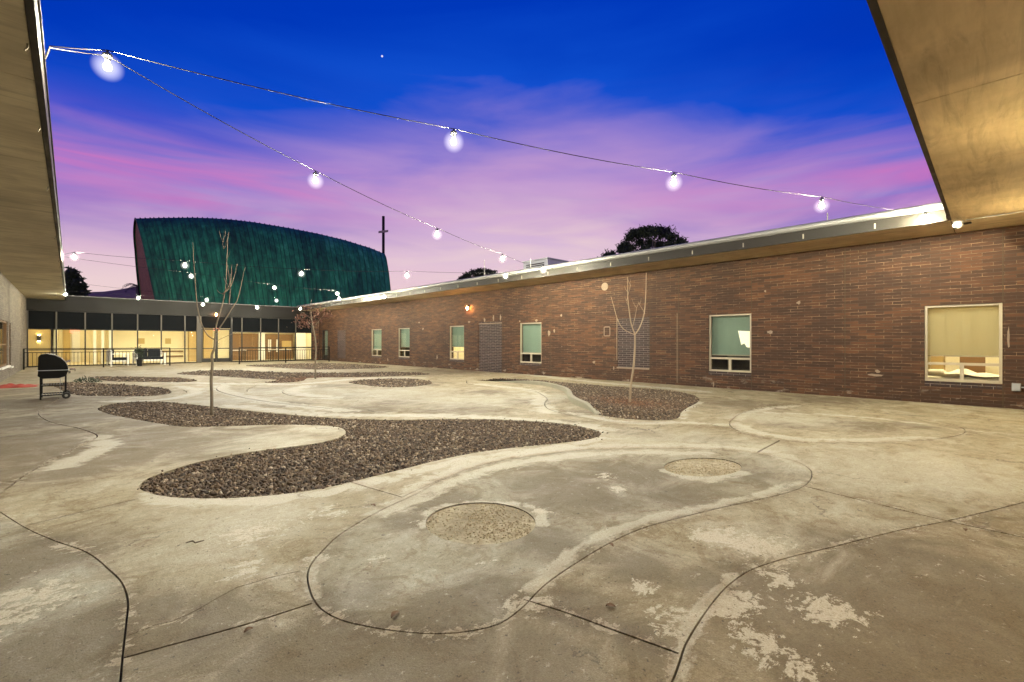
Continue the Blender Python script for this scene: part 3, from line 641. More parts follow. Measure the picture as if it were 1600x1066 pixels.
def window(parent, y0, y1, z0, z1, blind_m, blind_z, x=XW + .03, lit=None):
    f = MB(); t = .045; d = .07; zr = z0 + .34; ym = (y0 + y1) / 2
    f.box((x, y0 + .004, z0 + .004), (x + d, y0 + t, z1 - .004)); f.box((x, y1 - t, z0 + .004), (x + d, y1 - .004, z1 - .004))
    f.box((x + .002, y0 + t, z1 - t), (x + d, y1 - t, z1 - .004)); f.box((x - .012, y0 + t, z0 + .004), (x + d, y1 - t, z0 + .05))
    f.box((x + .002, y0 + t, zr), (x + d, y1 - t, zr + .05)); f.box((x + .004, ym - .03, z0 + .05), (x + d, ym + .03, zr))
    w = f.build('window', M['cream_frame'], parent)
    gm = MB(); gm.box((x + .04, y0 + t, zr + .05), (x + .046, y1 - t, z1 - t)); gm.box((x + .04, y0 + t, z0 + .05), (x + .046, ym - .03, zr)); gm.box((x + .04, ym + .03, z0 + .05), (x + .046, y1 - t, zr))
    gm.build('window_glass', M['glass'], w)
    if blind_m:
        b = MB(); n = 26; vs = []; fs = []
        for i in range(n + 1):
            y = y0 + .03 + (y1 - y0 - .06) * i / n; xx = x + .13 + .004 * math.sin(i * 1.1) + .003 * math.sin(i * .37)
            vs += [(xx, y, blind_z), (xx, y, z1 + .02)]
        for i in range(n): fs.append((2 * i, 2 * i + 2, 2 * i + 3, 2 * i + 1))
        b.add(vs, fs); bo = b.build('roller_blind', M[blind_m], w); so = bo.modifiers.new('thick', 'SOLIDIFY'); so.thickness = .003
        MB().box((x + .118, y0 + .03, blind_z - .012), (x + .144, y1 - .03, blind_z + .012)).build('blind_rail', M['cream_frame'], w)
    r = MB(); X_ = XW + .26; a, b2 = y0 - .75, y1 + .75; e = X_ + 3.0
    r.add([(X_, a, .05), (e, a, .05), (e, b2, .05), (X_, b2, .05), (X_, a, 2.7), (e, a, 2.7), (e, b2, 2.7), (X_, b2, 2.7)], [(0, 1, 2, 3), (4, 7, 6, 5), (0, 4, 5, 1), (1, 5, 6, 2), (2, 6, 7, 3)])
    r.build('room_interior', M['cream_wall' if lit else 'dark_room'], w)
    if lit: MB().box((X_ + .9, ym - .4, 2.64), (X_ + 1.7, ym + .4, 2.69)).build('ceiling_light', M[lit], w)
    return w
window(rw, *WIN[0], *WZ, 'cream_blind', .97, lit='room_glow')
w2 = window(rw, *WIN[1], *WZ, 'green_blind', .90)
window(rw, *WIN[2], *WZ, 'green_blind', .84)
w4 = window(rw, *WIN[3], *WZ, 'green_blind', 1.04, lit='room_glow')
window(rw, *WIN[4], *WZ, 'green_blind', 1.0); window(rw, *WIN[5], *WZ, 'green_blind', .84)
# a thin pale panel made to glow before the second window's blind
MB().prism([(4.40, 1.10), (4.42, 1.54), (4.74, 1.56), (4.66, 1.18), (4.58, 1.22), (4.52, 1.12)], 'x', XW + .150 - .012, XW + .150 - .008).build('lit_shade', M['lamp_shade_glow'], w2)
# glazed side door at the far end
fd = MB(); y0, y1, z0, z1 = DOORW
for lo, hi in (((y0 + .004, z0 + .004), (y0 + .06, z1 - .004)), ((y1 - .06, z0 + .004), (y1 - .004, z1 - .004)), ((y0 + .06, z1 - .06), (y1 - .06, z1 - .004)), ((y0 + .06, z0 + .004), (y1 - .06, z0 + .3))):
    fd.box((XW + .03, lo[0], lo[1]), (XW + .1, hi[0], hi[1]))
fdo = fd.build('side_door', M['bronze_frame'], rw); MB().box((XW + .06, y0 + .06, z0 + .3), (XW + .066, y1 - .06, z1 - .06)).build('window_glass', M['glass'], fdo)
MB().box((XW + .2, y0 - .02, z0 - .02), (XW + .24, y1 + .02, z1 + .02)).build('door_curtain', M['green_blind'], fdo)
# eave: soffit boards, dark fascia, round pale gutter, roof
sf = MB(); yy = -.85; JY = [.53, 3.02 + .6, 6.1, 8.55, 11, 13.4, 15.9, 18.3, 20.8, 23.2, 25.6, 28.1, 30.5]
for a, b in zip([-.85] + JY, JY + [YF - .1]): sf.box((XR + .05, a + .007, ZS), (XW + .25, b - .007, ZS + .02))
sf.build('soffit', M['soffit_right'], rw); MB().box((XR + .04, -.85, ZS + .022), (XW + .3, YF - .1, ZS + .05)).build('soffit_backing', M['seam_dark'], rw)
MB().box((XR, YN + .03, ZS - .012), (XR + .045, YF - .12, 3.645)).build('fascia', M['dark_metal'], rw)
def gutter(axis, c, sgn, a, b, parent, m_='gutter_metal'):     # ogee pale metal roof edge
    prof = [(.02, 3.647), (-.035, 3.65), (-.065, 3.685), (-.07, 3.73), (-.05, 3.765), (-.01, 3.785), (.10, 3.79), (.10, 3.75), (.02, 3.74)]
    return MB().prism([(c + sgn * p, z) for p, z in prof], axis, a, b).build('gutter', M[m_], parent)
gutter('y', XR, 1, YN + .03, YF - .12, rw)
ck = MB(); y = 1.6
while y < 33: MB().box((XR - .012, y - .012, ZS + .03), (XR - .001, y + .012, ZS + .13)).build('fascia_bracket', M['trim_metal'], rw); y += 1.22
MB().box((XR + .05, -6, 3.66), (20, YF - .12, 3.745)).build('roof', M['roof_felt'], rw)
MB().box((XW + .25, YF - .3, -.03), (20, YF - .12, 3.65)).build('end_wall', M['brown_brick'], rw)
# pale mortar scars on the brick, each at its place on the wall
def scar(u, v, wd, hg, seed):
    r = random.Random(seed); p = xpt(u, v, XW); n = 11; pts = [(p[1] + wd * math.cos(t) * r.uniform(.45, 1.1), p[2] + hg * math.sin(t) * r.uniform(.45, 1.1)) for t in np.linspace(0, 2 * math.pi, n, endpoint=False)]
    MB().prism(pts, 'x', XW - .004, XW + .01).build('mortar_patch', M['mortar_patch'], rw)
for i, (u, v, wd, hg) in enumerate([(733,503,.10,.05),(757,500,.07,.10),(771,497,.05,.16),(782,496,.05,.14),(838,501,.10,.06),(858,521,.07,.12),(877,493,.05,.06),(655,504,.1,.05),(661,514,.1,.08),(683,558,.06,.14),(680,575,.28,.05),(905,590,.22,.035),(928,566,.08,.05),(959,575,.03,.08),(1203,519,.10,.05),(1248,473,.05,.05),(1371,580,.06,.04),(1368,586,.16,.03),(812,502,.05,.04),(606,562,.05,.12),(1576,530,.02,.25),(1115,601,.02,.1),(866,517,.04,.1),(1196,455,.03,.04)]): scar(u, v, wd, hg, i)
for u0, v0, u1, v1, wd in ((964, 497, 964, 562, .012), (964, 575, 1014, 576, .010), (748, 506, 784, 505, .008), (1058, 490, 1058, 598, .006), (944, 512, 944, 524, .012), (953, 512, 953, 524, .012), (945, 511, 952, 511, .012), (945, 525, 952, 525, .012)):
    p, q_ = xpt(u0, v0, XW), xpt(u1, v1, XW); MB().box((XW - .004, min(p[1], q_[1]) - wd, min(p[2], q_[2]) - wd), (XW + .01, max(p[1], q_[1]) + wd, max(p[2], q_[2]) + wd)).build('mortar_patch', M['mortar_patch'], rw)
p = xpt(945, 448, XW); cv_ = MB(); cv_.prism([(p[1] + .13 * math.cos(t), p[2] + .13 * math.sin(t)) for t in np.linspace(0, 2 * math.pi, 20, endpoint=False)], 'x', XW - .012, XW + .01); cv_.build('cover_plate', M['mortar_patch'], rw)

# --- left wing: pale brick
lw = empty('pale_brick_building', (0, 0, 0), 0, 'pale tan brick wing under the broad left-hand eave', 'building')
LH = [(21.3, 23.9, .45, 1.97), (24.4, 25.1, .38, 1.95)]
wall_x(MB(), XLW, -.25, -.85, YF - .08, -.03, ZS, LH).build('wall', M['tan_brick'], lw)
for y0, y1, z0, z1 in LH:
    f = MB()
    for a, b, c, e in ((y0 + .004, y0 + .06, z0 + .004, z1 - .004), (y1 - .06, y1 - .004, z0 + .004, z1 - .004), (y0 + .06, y1 - .06, z1 - .06, z1 - .004), (y0 + .06, y1 - .06, z0 + .004, z0 + .06), (y0 + .06, y1 - .06, z0 + .7, z0 + .75)): f.box((XLW - .1, a, c), (XLW - .03, b, e))
    wo = f.build('window', M['brown_wood'], lw); MB().box((XLW - .07, y0 + .06, z0 + .06), (XLW - .064, y1 - .06, z1 - .06)).build('window_glass', M['glass'], wo)
    MB().box((XLW - .2, y0, z0), (XLW - .17, y1, z1)).build('window_blind', M['orange_wood'] if y0 < 24 else M['brown_wood'], wo)
    MB().box((XLW - .02, y0 - .05, z0 - .06), (XLW + .07, y1 + .05, z0 - .004)).build('window_sill', M['white_paint'], wo)
cj = MB()
for y in (10.0, 16.5, 20.6, 24.38, 29.4, 30.2): MB().box((XLW - .02, y - .02, 0), (XLW + .003, y + .02, ZS - .002)).build('control_joint', M['seam_dark'], lw)
ls = MB(); JYL = [.6, 3.1, 5.55, 8.0, 10.4, 12.85, 15.3, 17.7, 20.1, 22.6, 25, 27.5, 29.9]
for a, b in zip([-.85] + JYL, JYL + [YF - .1]): ls.box((XLW - .25, a + .005, ZS), (XL - .05, b - .005, ZS + .02))
ls.build('soffit', M['soffit_left'], lw); MB().box((XLW - .3, -.85, ZS + .022), (XL - .04, YF - .1, ZS + .05)).build('soffit_backing', M['seam_dark'], lw)
MB().box((XL - .045, YN + .03, ZS - .012), (XL, YF - .12, 3.645)).build('fascia', M['dark_metal'], lw)
MB().box((XL - .06, YN + .03, 3.647), (XL + .012, YF - .12, 3.70)).build('gutter', M['dark_metal'], lw)
MB().box((-9, -6, 3.66), (XL - .05, YF - .12, 3.745)).build('roof', M['roof_felt'], lw)
ck = MB()
for y in (4.9, 6.7, 9.2, 13.4, 17.2, 18.6, 21.5): MB().tube([(XL - .06, y, ZS), (XL - .06, y, ZS - .03), (XL - .075, y, ZS - .055), (XL - .06, y, ZS - .07), (XL - .045, y, ZS - .055)], .006, 6).build('cable_hook', M['trim_metal'], lw)

# --- near wing, over and behind the viewpoint
nw = empty('near_building', (0, 0, 0), 0, 'near wing whose stained plywood eave juts overhead at upper right', 'building')
MB().box((XLW + .002, YNW - .25, -.03), (XW - .002, YNW, ZS)).build('wall', M['near_brick'], nw)
ns = MB(); JX = [.8, 3.2, 5.6, 7.95, 10.3]
for a, b in zip([XL - .045] + JX, JX + [XR + .045]): ns.box((a + .006, YNW, ZS), (b - .006, YN - .045, ZS + .02))
ns.build('soffit', M['soffit_warm'], nw); MB().box((XL - .04, YNW, ZS + .022), (XR + .04, YN - .04, ZS + .05)).build('soffit_backing', M['seam_dark'], nw)
MB().box((XL, YN - .045, ZS - .012), (XR + .045, YN, 3.645)).build('fascia', M['dark_metal'], nw)
gutter('x', YN, -1, XL, XR, nw)
MB().box((XL - .04, -6, 3.665), (XR + .04, YN - .05, 3.74)).build('roof', M['roof_felt'], nw)

# --- far wing: glazed corridor
fw = empty('glazed_building', (0, 0, 0), 0, 'lit glass-fronted corridor wing with dark metal fascia at far end', 'building')
XA, XB = XLW, XW
MB().box((XA - .2, YF - .09, 2.84), (XB + .2, YF + .2, 3.66)).build('fascia', M['fascia_metal'], fw)
MB().box((XA - .2, YF - .13, 3.662), (XB + .2, YF + .2, 3.69)).build('roof_edge', M['gutter_metal'], fw)
MB().box((XA - .2, YF + .2, 3.45), (XB + .2, 42, 3.66)).build('roof', M['roof_felt'], fw)
MU = [-1.57, -.54, .55, 1.63, 2.72, 3.79, 4.92, 7.94, 9.03, 10.13, 11.24, 12.33]
for x in MU:
    MB().box((x - .028, YF - .05, .0), (x + .028, YF + .05, 1.93)).build('mullion', M['bronze_frame'], fw); MB().box((x - .03, YF - .055, 1.935), (x + .03, YF + .05, 2.838)).build('upper_mullion', M['column_grey'], fw)  # lit upper and silhouetted lower mullion tones are put into the colours
for x in (7.36,): MB().box((x - .05, YF - .06, 0), (x + .05, YF + .05, 2.838)).build('door_post', M['bronze_frame'], fw)
MB().box((5.50, YF - .10, 0), (5.74, YF + .1, 2.838)).build('column', M['column_grey'], fw)
ed = MU[:7] + [5.50], [5.74] , [7.41] + MU[7:]
sp = MB(); sp.box((XA, YF - .01, 1.94), (5.5, YF + .02, 2.838)); sp.box((5.74, YF - .01, 2.12), (7.31, YF + .02, 2.838)); sp.box((7.41, YF - .01, 1.94), (XB, YF + .02, 2.838))
sp.build('spandrel_panel', M['spandrel'], fw)
rl = MB()
for a, b in ((XA, 5.5), (7.41, 12.33)):
    for z0, z1 in ((.0, .06), (.84, .885), (1.895, 1.938)): rl.box((a, YF - .035, z0), (b, YF + .035, z1))
rl.build('glazing_rail', M['bronze_frame'], fw)
gg = MB(); gg.box((XA, YF - .002, .06), (5.5, YF + .004, 1.9)); gg.box((7.41, YF - .002, .06), (12.33, YF + .004, 1.9)); gg.build('corridor_glass', M['glass'], fw)
MB().box((12.36, YF - .04, 0), (XB, YF + .2, 2.84)).build('brick_pier', M['near_brick'], fw)
for x0, x1 in ((5.75, 6.53), (6.54, 7.30)):       # pair of glass doors
    dm = MB()
    for a, b, c, e in ((x0, x0 + .07, .02, 2.10), (x1 - .07, x1, .02, 2.10), (x0 + .07, x1 - .07, 2.02, 2.10), (x0 + .07, x1 - .07, .02, .26), (x0 + .07, x1 - .07, .84, .90)): dm.box((a, YF - .03, c), (b, YF + .03, e))
    do = dm.build('glass_door', M['bronze_frame'], fw); MB().box((x0 + .07, YF - .003, .26), (x1 - .07, YF + .003, 2.02)).build('door_glass', M['glass'], do)
    hx = x1 - .11 if x0 < 6 else x0 + .11; MB().tube([(hx, YF - .03, .95), (hx, YF - .08, .97), (hx, YF - .08, 1.25), (hx, YF - .03, 1.27)], .012, 8).build('door_handle', M['chrome'], do)
# indoors
YB = 36.6
it = MB(); it.add([(XA, YF + .06, .0), (XB, YF + .06, .0), (XB, YB + 4, .0), (XA, YB + 4, .0)], [(0, 1, 2, 3)]); it.build('corridor_floor', M['floor_tile'], fw)
it = MB(); it.add([(XA, YF + .1, 2.75), (XB, YF + .1, 2.75), (XB, YB + 4, 2.75), (XA, YB + 4, 2.75)], [(0, 3, 2, 1)]); it.build('corridor_ceiling', M['cream_wall'], fw)
bw = MB(); bw.box((1.8, YB, 0), (8.0, YB + .1, 2.75)); bw.box((-.55, YB + 3.6, 0), (1.9, YB + 3.7, 2.75)); bw.box((1.75, YB + .1, 0), (1.85, YB + 3.7, 2.75)); bw.box((XA - .1, YF + .1, 0), (XA, YB + 4, 2.75)); bw.box((XB, YF + .1, 0), (XB + .1, YB + 4, 2.75)); bw.box((8.0, YB + .8, 0), (XB, YB + .9, 2.75)); bw.build('interior_wall', M['cream_wall'], fw)
MB().box((XA, YF + 1.2, 0), (-.78, YF + 1.35, 2.75)).build('interior_wall', M['tan_wall'], fw)
MB().box((-.66, YF + 1.0, 0), (-.56, YB + 3.6, 2.75)).build('interior_wall', M['cream_wall'], fw)
MB().box((XA, YF + 2.2, 0), (-.66, YF + 2.3, 2.75)).build('interior_wall', M['white_paint'], fw)
for x0, x1, m_ in ((.05, .42, 'white_paint'), (-.35, -.02, 'tan_wall')):
    dj = MB().box((x0, YB + 3.52, 0), (x1, YB + 3.6, 2.05)).build('interior_door', M[m_], fw)
for x in (1.0, 1.35, 1.68): MB().box((x - .06, YB - .6, 0), (x + .06, YB - .48, 2.75)).build('interior_column', M['white_paint'], fw)
hr = MB()
for z in (.62, .30): hr.box((3.0, YB - .07, z), (5.3, YB - .005, z + .10))
hr.build('wall_handrail', M['brown_wood'], fw)
MB().box((5.55, YB - .5, 0), (6.0, YB - .005, 2.3)).build('wood_door', M['orange_wood'], fw); MB().box((6.35, YB - .5, 0), (6.85, YB - .004, 2.3)).build('wood_door', M['orange_wood'], fw)
MB().box((8.0, YB - .4, 0), (9.62, YB - .3, 1.85)).build('wood_panel', M['brown_wood'], fw); MB().box((10.1, YB - .35, .0), (12.0, YB - .3, 1.85)).build('wood_panel', M['brown_wood'], fw)
MB().box((9.66, YB - .5, 0), (10.05, YB - .2, 2.75)).build('interior_column', M['white_paint'], fw)
MB().box((12.0, YB - .9, 0), (12.75, YB - .8, 2.75)).build('interior_wall', M['white_paint'], fw)
for x in (10.3, 10.42, 10.85): MB().box((x - .035, YB - .52, .55), (x + .035, YB - .45, 1.45)).build('paper_roll', M['white_paint'], fw)
MB().box((11.2, YB - .5, .75), (11.85, YB - .42, 1.35)).build('notice_frame', M['orange_wood'], fw)
for x0, x1 in ((3.0, 3.32), (4.35, 4.65)): MB().box((x0, YB - .03, 1.15), (x1, YB - .004, 1.5)).build('picture_frame', M['tan_wall'], fw)
for x in (.4, 2.6, 4.6, 6.6, 8.6, 10.6, 12.3): MB().box((x - .55, YF + 1.1, 2.69), (x + .55, YF + 1.6, 2.742)).build('ceiling_panel', M['panel_glow'], fw)
MB().box((-.2, YB + 1.4, 2.69), (.9, YB + 2.0, 2.742)).build('ceiling_panel', M['panel_glow'], fw); MB().box((-1.5, YF + .5, 2.69), (-.9, YF + .9, 2.742)).build('ceiling_panel', M['panel_glow'], fw)
sc = MB().box((-1.28, YF + 1.10, 1.32), (-1.14, YF + 1.195, 1.62)).build('wall_sconce', M['bronze_frame'], fw)
MB().box((-1.26, YF + 1.12, 1.622), (-1.16, YF + 1.19, 1.632)).build('sconce_lamp', M['sconce_glow'], sc); MB().box((-1.26, YF + 1.12, 1.308), (-1.16, YF + 1.19, 1.318)).build('sconce_lamp', M['sconce_glow'], sc)
def table(x, y, wd, dp, label):
    t = empty('hall_table', (x, y, 0), 0, label, 'table'); MB().box((-wd / 2, -dp / 2, .70), (wd / 2, dp / 2, .745)).build('tabletop', M['white_paint'], t, bevel=.006)
    for a in (-1, 1):
        for b in (-1, 1): MB().tube([(a * (wd / 2 - .06), b * (dp / 2 - .06), 0), (a * (wd / 2 - .06), b * (dp / 2 - .06), .70)], .02, 8).build('leg', M['bronze_frame'], t)
table(7.95, YF + 1.1, .95, .55, 'white-topped table just inside the glass beside the double doors'); table(10.7, YF + 1.4, 1.3, .6, 'white-topped table inside the glass behind the right railing')

# red exit signs (lit)
LET = {'E': [(0, 0, .22, 1), (.22, .82, .8, 1), (.22, .42, .7, .58), (.22, 0, .8, .18)], 'X': None, 'I': [(.32, 0, .56, 1)], 'T': [(.32, 0, .56, .82), (0, .82, .88, 1)]}
def exit_sign(x, y, z, w_, label):
    e = empty('exit_sign', (x, y, z), 0, label, 'sign', None); h_ = w_ * .55
    MB().box((-w_ / 2, -.02, -h_ / 2), (w_ / 2, .02, h_ / 2)).build('sign_box', M['red_glow'], e)
    lt = MB(); lw_ = w_ * .17
    for i, ch in enumerate('EXIT'):
        ox = -w_ * .42 + i * w_ * .22; oz = -h_ * .3; hh = h_ * .6
        if ch == 'X':
            for s in (0, 1):
                a0, a1 = (0, .62) if s == 0 else (.62, 0)
                lt.prism([(ox + a0 * lw_, oz), (ox + (a0 + .26) * lw_, oz), (ox + (a1 + .26) * lw_, oz + hh), (ox + a1 * lw_, oz + hh)], 'y', -.026 - .001 * s, -.021)
        else:
            for a, b, c, d_ in LET[ch]: lt.box((ox + a * lw_, -.026, oz + b * hh), (ox + c * lw_, -.021, oz + d_ * hh))
    lt.build('sign_letters', M['white_paint'], e)
    MB().box((-.02, -.015, h_ / 2), (.02, .015, 2.75 - z)).build('sign_hanger', M['white_paint'], e)
exit_sign(6.62, YF + .35, 2.36 - .28, .34, 'lit red exit sign hanging inside above the double glass doors')
exit_sign(.16, YB + .2, 1.90, .40, 'lit red exit sign hanging deep in the left corridor')

# ------------------------------------------------------------------ wall lanterns
def lantern(loc, rz, label):
    L = empty('wall_lantern', loc, rz, label, 'wall lamp', 'amber wall lanterns')         # wall behind at +y
    MB().box((-.06, -.02, -.10), (.06, 0, .14)).build('back_plate', M['black_metal'], L, bevel=.004)
    MB().tube([(0, -.02, .10), (0, -.07, .14), (0, -.11, .135)], .009, 8).build('arm', M['black_metal'], L)
    MB().lathe([(.012, .13), (.03, .12), (.085, .095), (.085, .085), (.0, .085)], (0, -.11, 0), 16).build('cap', M['black_metal'], L)
    cg = MB()
    for k in range(6):
        a = k * math.pi / 3; cg.tube([(.07 * math.cos(a), -.11 + .07 * math.sin(a), .088), (.062 * math.cos(a), -.11 + .062 * math.sin(a), -.11)], .004, 5)
    cg.tube([(.064 * math.cos(t), -.11 + .064 * math.sin(t), -.11) for t in np.linspace(0, 2 * math.pi, 15)], .006, 6, cap=False); cg.build('cage', M['black_metal'], L)
    MB().lathe([(.004, -.07), (.03, -.05), (.04, 0), (.03, .045), (.012, .075), (.004, .08)], (0, -.11, 0), 14).build('lamp', M['lantern_glow'], L, smooth=True)
    return L
lp = xpt(733, 482, XW); lantern((XW, lp[1], lp[2]), R(-90), 'lit amber lantern on the brown brick wall between two windows')
lantern((6.49, YF - .09, 2.95), 0, 'lit amber lantern on the dark fascia above the glass doors')
def updown(x, label):  # lamps out of view, added to make the warm pool at right
    L = empty('wall_sconce', (x, YNW, 2.25), 0, label, 'wall lamp', 'up and down lamps on the near wall')
    MB().box((-.05, 0, -.08), (.05, .03, .08)).build('back_plate', M['black_metal'], L); MB().lathe([(.055, -.16), (.06, -.15), (.06, .15), (.055, .16), (.046, .16), (.046, .14), (.001, .139)], (0, .092, 0), 20).build('body', M['black_metal'], L)
    for z in (.146, -.166): MB().lathe([(.040, 0), (.042, .004), (.042, .014), (.040, .018)], (0, .092, z), 18).build('lamp', M['wall_lamp_glow'], L)
for x_, nm in ((2.2, 'first'), (6.9, 'second'), (10.6, 'third')): updown(x_, 'black up-and-down wall lamp on the near brick wall, %s from the left wing' % nm)

# ------------------------------------------------------------------ string lights
def cable(name_label, P):
    MB().tube(P, .0048, 6).build('light_cable', M['cable_black']); o = bpy.context.scene.objects[-1] if False else COL.objects[-1]
    return tag(o, name_label, 'cable')
proto = None
def bulb(p, label):
    global proto
    if proto is None:
        b = empty('string_bulb', tuple(p)); proto = b
        MB().lathe([(.004, .052), (.020, .05), (.024, .075), (.038, .095), (.036, .115), (.012, .13), (.006, .15)], (0, 0, 0), 12).build('socket', M['black_plastic'], b, smooth=False)
        MB().lathe([(.002, -.034), (.018, -.028), (.030, -.010), (.030, .010), (.020, .028), (.012, .05)], (0, 0, 0), 16).build('lamp', M['bulb_glow'], b, smooth=True)
        MB().lathe([(.125 * math.sin(t), -.125 * math.cos(t)) for t in np.linspace(.03, 2.72, 24)], (0, 0, 0), 36).build('globe', M['frosted_globe'], b, smooth=True)  # outer shell added for the bulb's soft halo
    else:
        b = copy_tree(proto); b.location = tuple(p)
    return tag(b, label, 'light bulb', 'glowing bulbs strung over the courtyard')
def on_plane(u, v, p, q_):
    p = np.array(p); q_ = np.array(q_); n = np.array([-(q_ - p)[1], (q_ - p)[0]]); dd = ray(u, v); s = (n @ p[:2]) / (n @ dd[:2]); return O3 + dd * s
def string(label, a, b, px, names):
    pts = [np.array((XL + .008, a[1] + .02, 3.685)), np.array(a)] if a[0] < 0 else [np.array(a)]
    for (u, v), nm in zip(px, names):
        p = on_plane(u, v, a, b); pts.append(p + np.array([0, 0, .15]))
        if nm: bulb(p, nm)
    pts.append(np.array(b))
    P = [pts[0]]
    for p, q_ in zip(pts[:-1], pts[1:]):
        for t in np.linspace(0, 1, 7)[1:]:
            c = p * (1 - t) + q_ * t; c[2] -= .035 * 4 * t * (1 - t) * min(1, np.linalg.norm(q_ - p) / 3); P.append(c)
    return cable(label, P)
aA = gpt(78, 72, 3.8); bA = xpt(1440, 333, XR - .05)
string('long black light cable crossing the sky from upper left to the right-hand corner', aA, bA, [(168, 105), (709, 222), (1053, 286), (1284, 322)],
       ['bulb near the left eave where two cables meet, largest at upper left', 'large bulb high in the middle of the sky on the long upper cable', 'bulb on the upper cable above the dark pine tree', 'bulb on the upper cable just above the thin roof post at right'])
bB = xpt(829, 414, XR - .02)
string('black light cable slanting down past the cross to the rooftop unit', aA + np.array([0, .03, 0]), bB, [(168, 112), (493, 283), (683, 367), (785, 405)],
       [None, 'bulb on the slanting cable above the green chapel roof', 'bulb on the slanting cable just right of the cross', 'bulb on the slanting cable beside the round dark treetop'])
aC = gpt(98, 398, 3.8); bC = xpt(829, 426, XR - .02)
string('light cable stretched level across the green chapel roof', aC, bC, [(116, 402), (289, 415), (471, 428), (636, 431)],
       ['small bulb against pink sky beside the far part of the left eave', 'upper one of the pair of bulbs before the left part of the green roof', 'bulb before the right half of the green roof on the level cable', 'bulb against pale sky between the chapel and the brick wing'])
aD = gpt(98.4, 401, 3.8); bD = xpt(548, 464, XR - .02)
string('light cable dropping across the green roof to the brick eave', aD, bD, [(299, 432), (429, 450), (527, 459)],
       ['lower one of the pair of bulbs before the left part of the green roof', 'bulb low on the middle of the green roof, right above another bulb', 'bulb low on the right of the green roof, upper of a close pair'])
aE = np.array((XL, 27.0, 3.8)); bE = xpt(532, 464, XR - .02)
string('farthest light cable running just above the glazed wing', aE, bE, [(323, 469), (432, 470)], ['bulb just above the fascia beside the tall bare tree', 'bulb at the foot of the green roof, right below another bulb'])
far_row = [(ypt(u, v, 29.2), nm) for (u, v), nm in zip([(102, 460), (216, 466), (317, 476), (402, 481), (469, 483)],
    ['bulb at the far left end of the glazed wing roof edge', 'bulb on the glazed roof edge under the brick chapel gable', 'bulb on the glazed roof edge touching the bare tree branch', 'bulb on the glazed roof edge right of the double doors', 'bulb at the inner corner above the red-leaved tree'])]
for p, nm in far_row: bulb(p, nm)
cable('light cable strung along just before the glazed wing roof edge', [np.array((XL + .01, 29.2, 3.66))] + [p + np.array([0, 0, .15]) for p, _ in far_row] + [np.array((XR - .02, 29.2, 3.62))])  # cable added so these bulbs hang clear of the fascia
for (u, v), lab, off, nm in zip([(530, 467), (600, 464), (790, 432), (849, 422), (1445, 343)], ['short cable at the brick eave beside the chapel', 'short cable at the brick eave just below the cross', 'short cable at the brick eave below the round treetop', 'short cable at the brick eave below the rooftop unit', 'short cable in the near right corner of the eaves'], (1.0, 1.0, 1.0, 1.0, .30),
    ['lower of the close pair of bulbs at the brick eave beside the chapel', 'bulb on the brick eave just below the cross', 'bulb on the brick eave below the round dark treetop', 'bulb on the brick eave below the rooftop unit', 'bulb tucked into the near right corner of the eaves']):
    p = xpt(u, v, XR - off); bulb(p, nm); cable(lab, [p + np.array([0, 0, .15]), p * .5 + np.array((XR - .01, p[1] + .35, 3.60)) * .5 + np.array([0, 0, .06]), np.array((XR - .01, p[1] + .35, 3.60))])  # short cable added to hold each bulb off the eave trim

# ------------------------------------------------------------------ roof things
def post(u, v0, v1, label):
    a, b = xpt(u, v0, XR + .25), xpt(u, v1, XR + .25); t = empty('roof_post', (a[0], a[1], 3.74), 0, label, 'post')
    MB().tube([(0, 0, 0), (0, 0, a[2] - 3.74)], .012, 8).build('rod', M['grey_box'], t); MB().box((-.05, -.05, 0), (.05, .05, .02)).build('foot_plate', M['grey_box'], t)
post(757, 407, 430, 'thin metal post on the roof edge before the round treetop'); post(1293, 333, 352, 'thin metal post on the roof edge near the right corner'); post(829, 405, 420, 'short thin post on the roof edge beside the rooftop unit')
hv = empty('rooftop_unit', (14.2, 12.85, 3.745), 0, 'pale grey metal ventilation box on the brick wing roof', 'roof unit')
MB().box((-.6, -.68, .06), (.6, .68, .82)).build('casing', M['hvac_metal'], hv, bevel=.02); MB().box((-.64, -.72, .822), (.64, .72, .86)).build('lid', M['hvac_metal'], hv); MB().box((-.55, -.62, 0), (.55, .62, .058)).build('base', M['dark_metal'], hv)
lv = MB()
for k in range(7): lv.box((-.615, -.5, .2 + k * .075), (-.602, .5, .24 + k * .075))
lv.build('louvre', M['dark_metal'], hv)
sc_ = empty('security_camera', (11.60, .44, ZS), 0, 'small white security camera at the corner of two plywood eaves', 'camera')
MB().lathe([(.075, 0), (.075, -.02), (.06, -.03), (.055, -.05)], (0, 0, 0), 18).build('mount', M['white_plastic'], sc_, smooth=False)
MB().lathe([(.07, -.05), (.075, -.075), (.066, -.10), (.04, -.125), (.01, -.135)], (0, 0, 0), 18).build('dome', M['white_plastic'], sc_, smooth=True)
MB().lathe([(.02, -.005), (.025, .012), (.012, .02)], (-.03, .03, -.125), 12).build('lens', M['black_plastic'], sc_)
MB().tube([(.07, 0, -.03), (.14, -.06, -.035), (.2, -.16, -.02)], .02, 8).build('bracket', M['black_plastic'], sc_)
cd = MB(); cd.tube([(11.52, .34, ZS - .012), (11.48, .1, ZS - .012), (11.46, -.2, ZS - .012), (11.45, -.8, ZS - .012)], .010, 8); tag(cd.build('conduit', M['white_plastic']), 'white conduit running along the seam of the near eave', 'conduit')
p = xpt(1588, 605, XW); ob = empty('outlet_box', (XW, p[1], p[2]), 0, 'grey weatherproof outlet box low on the brick wall at right', 'outlet box')
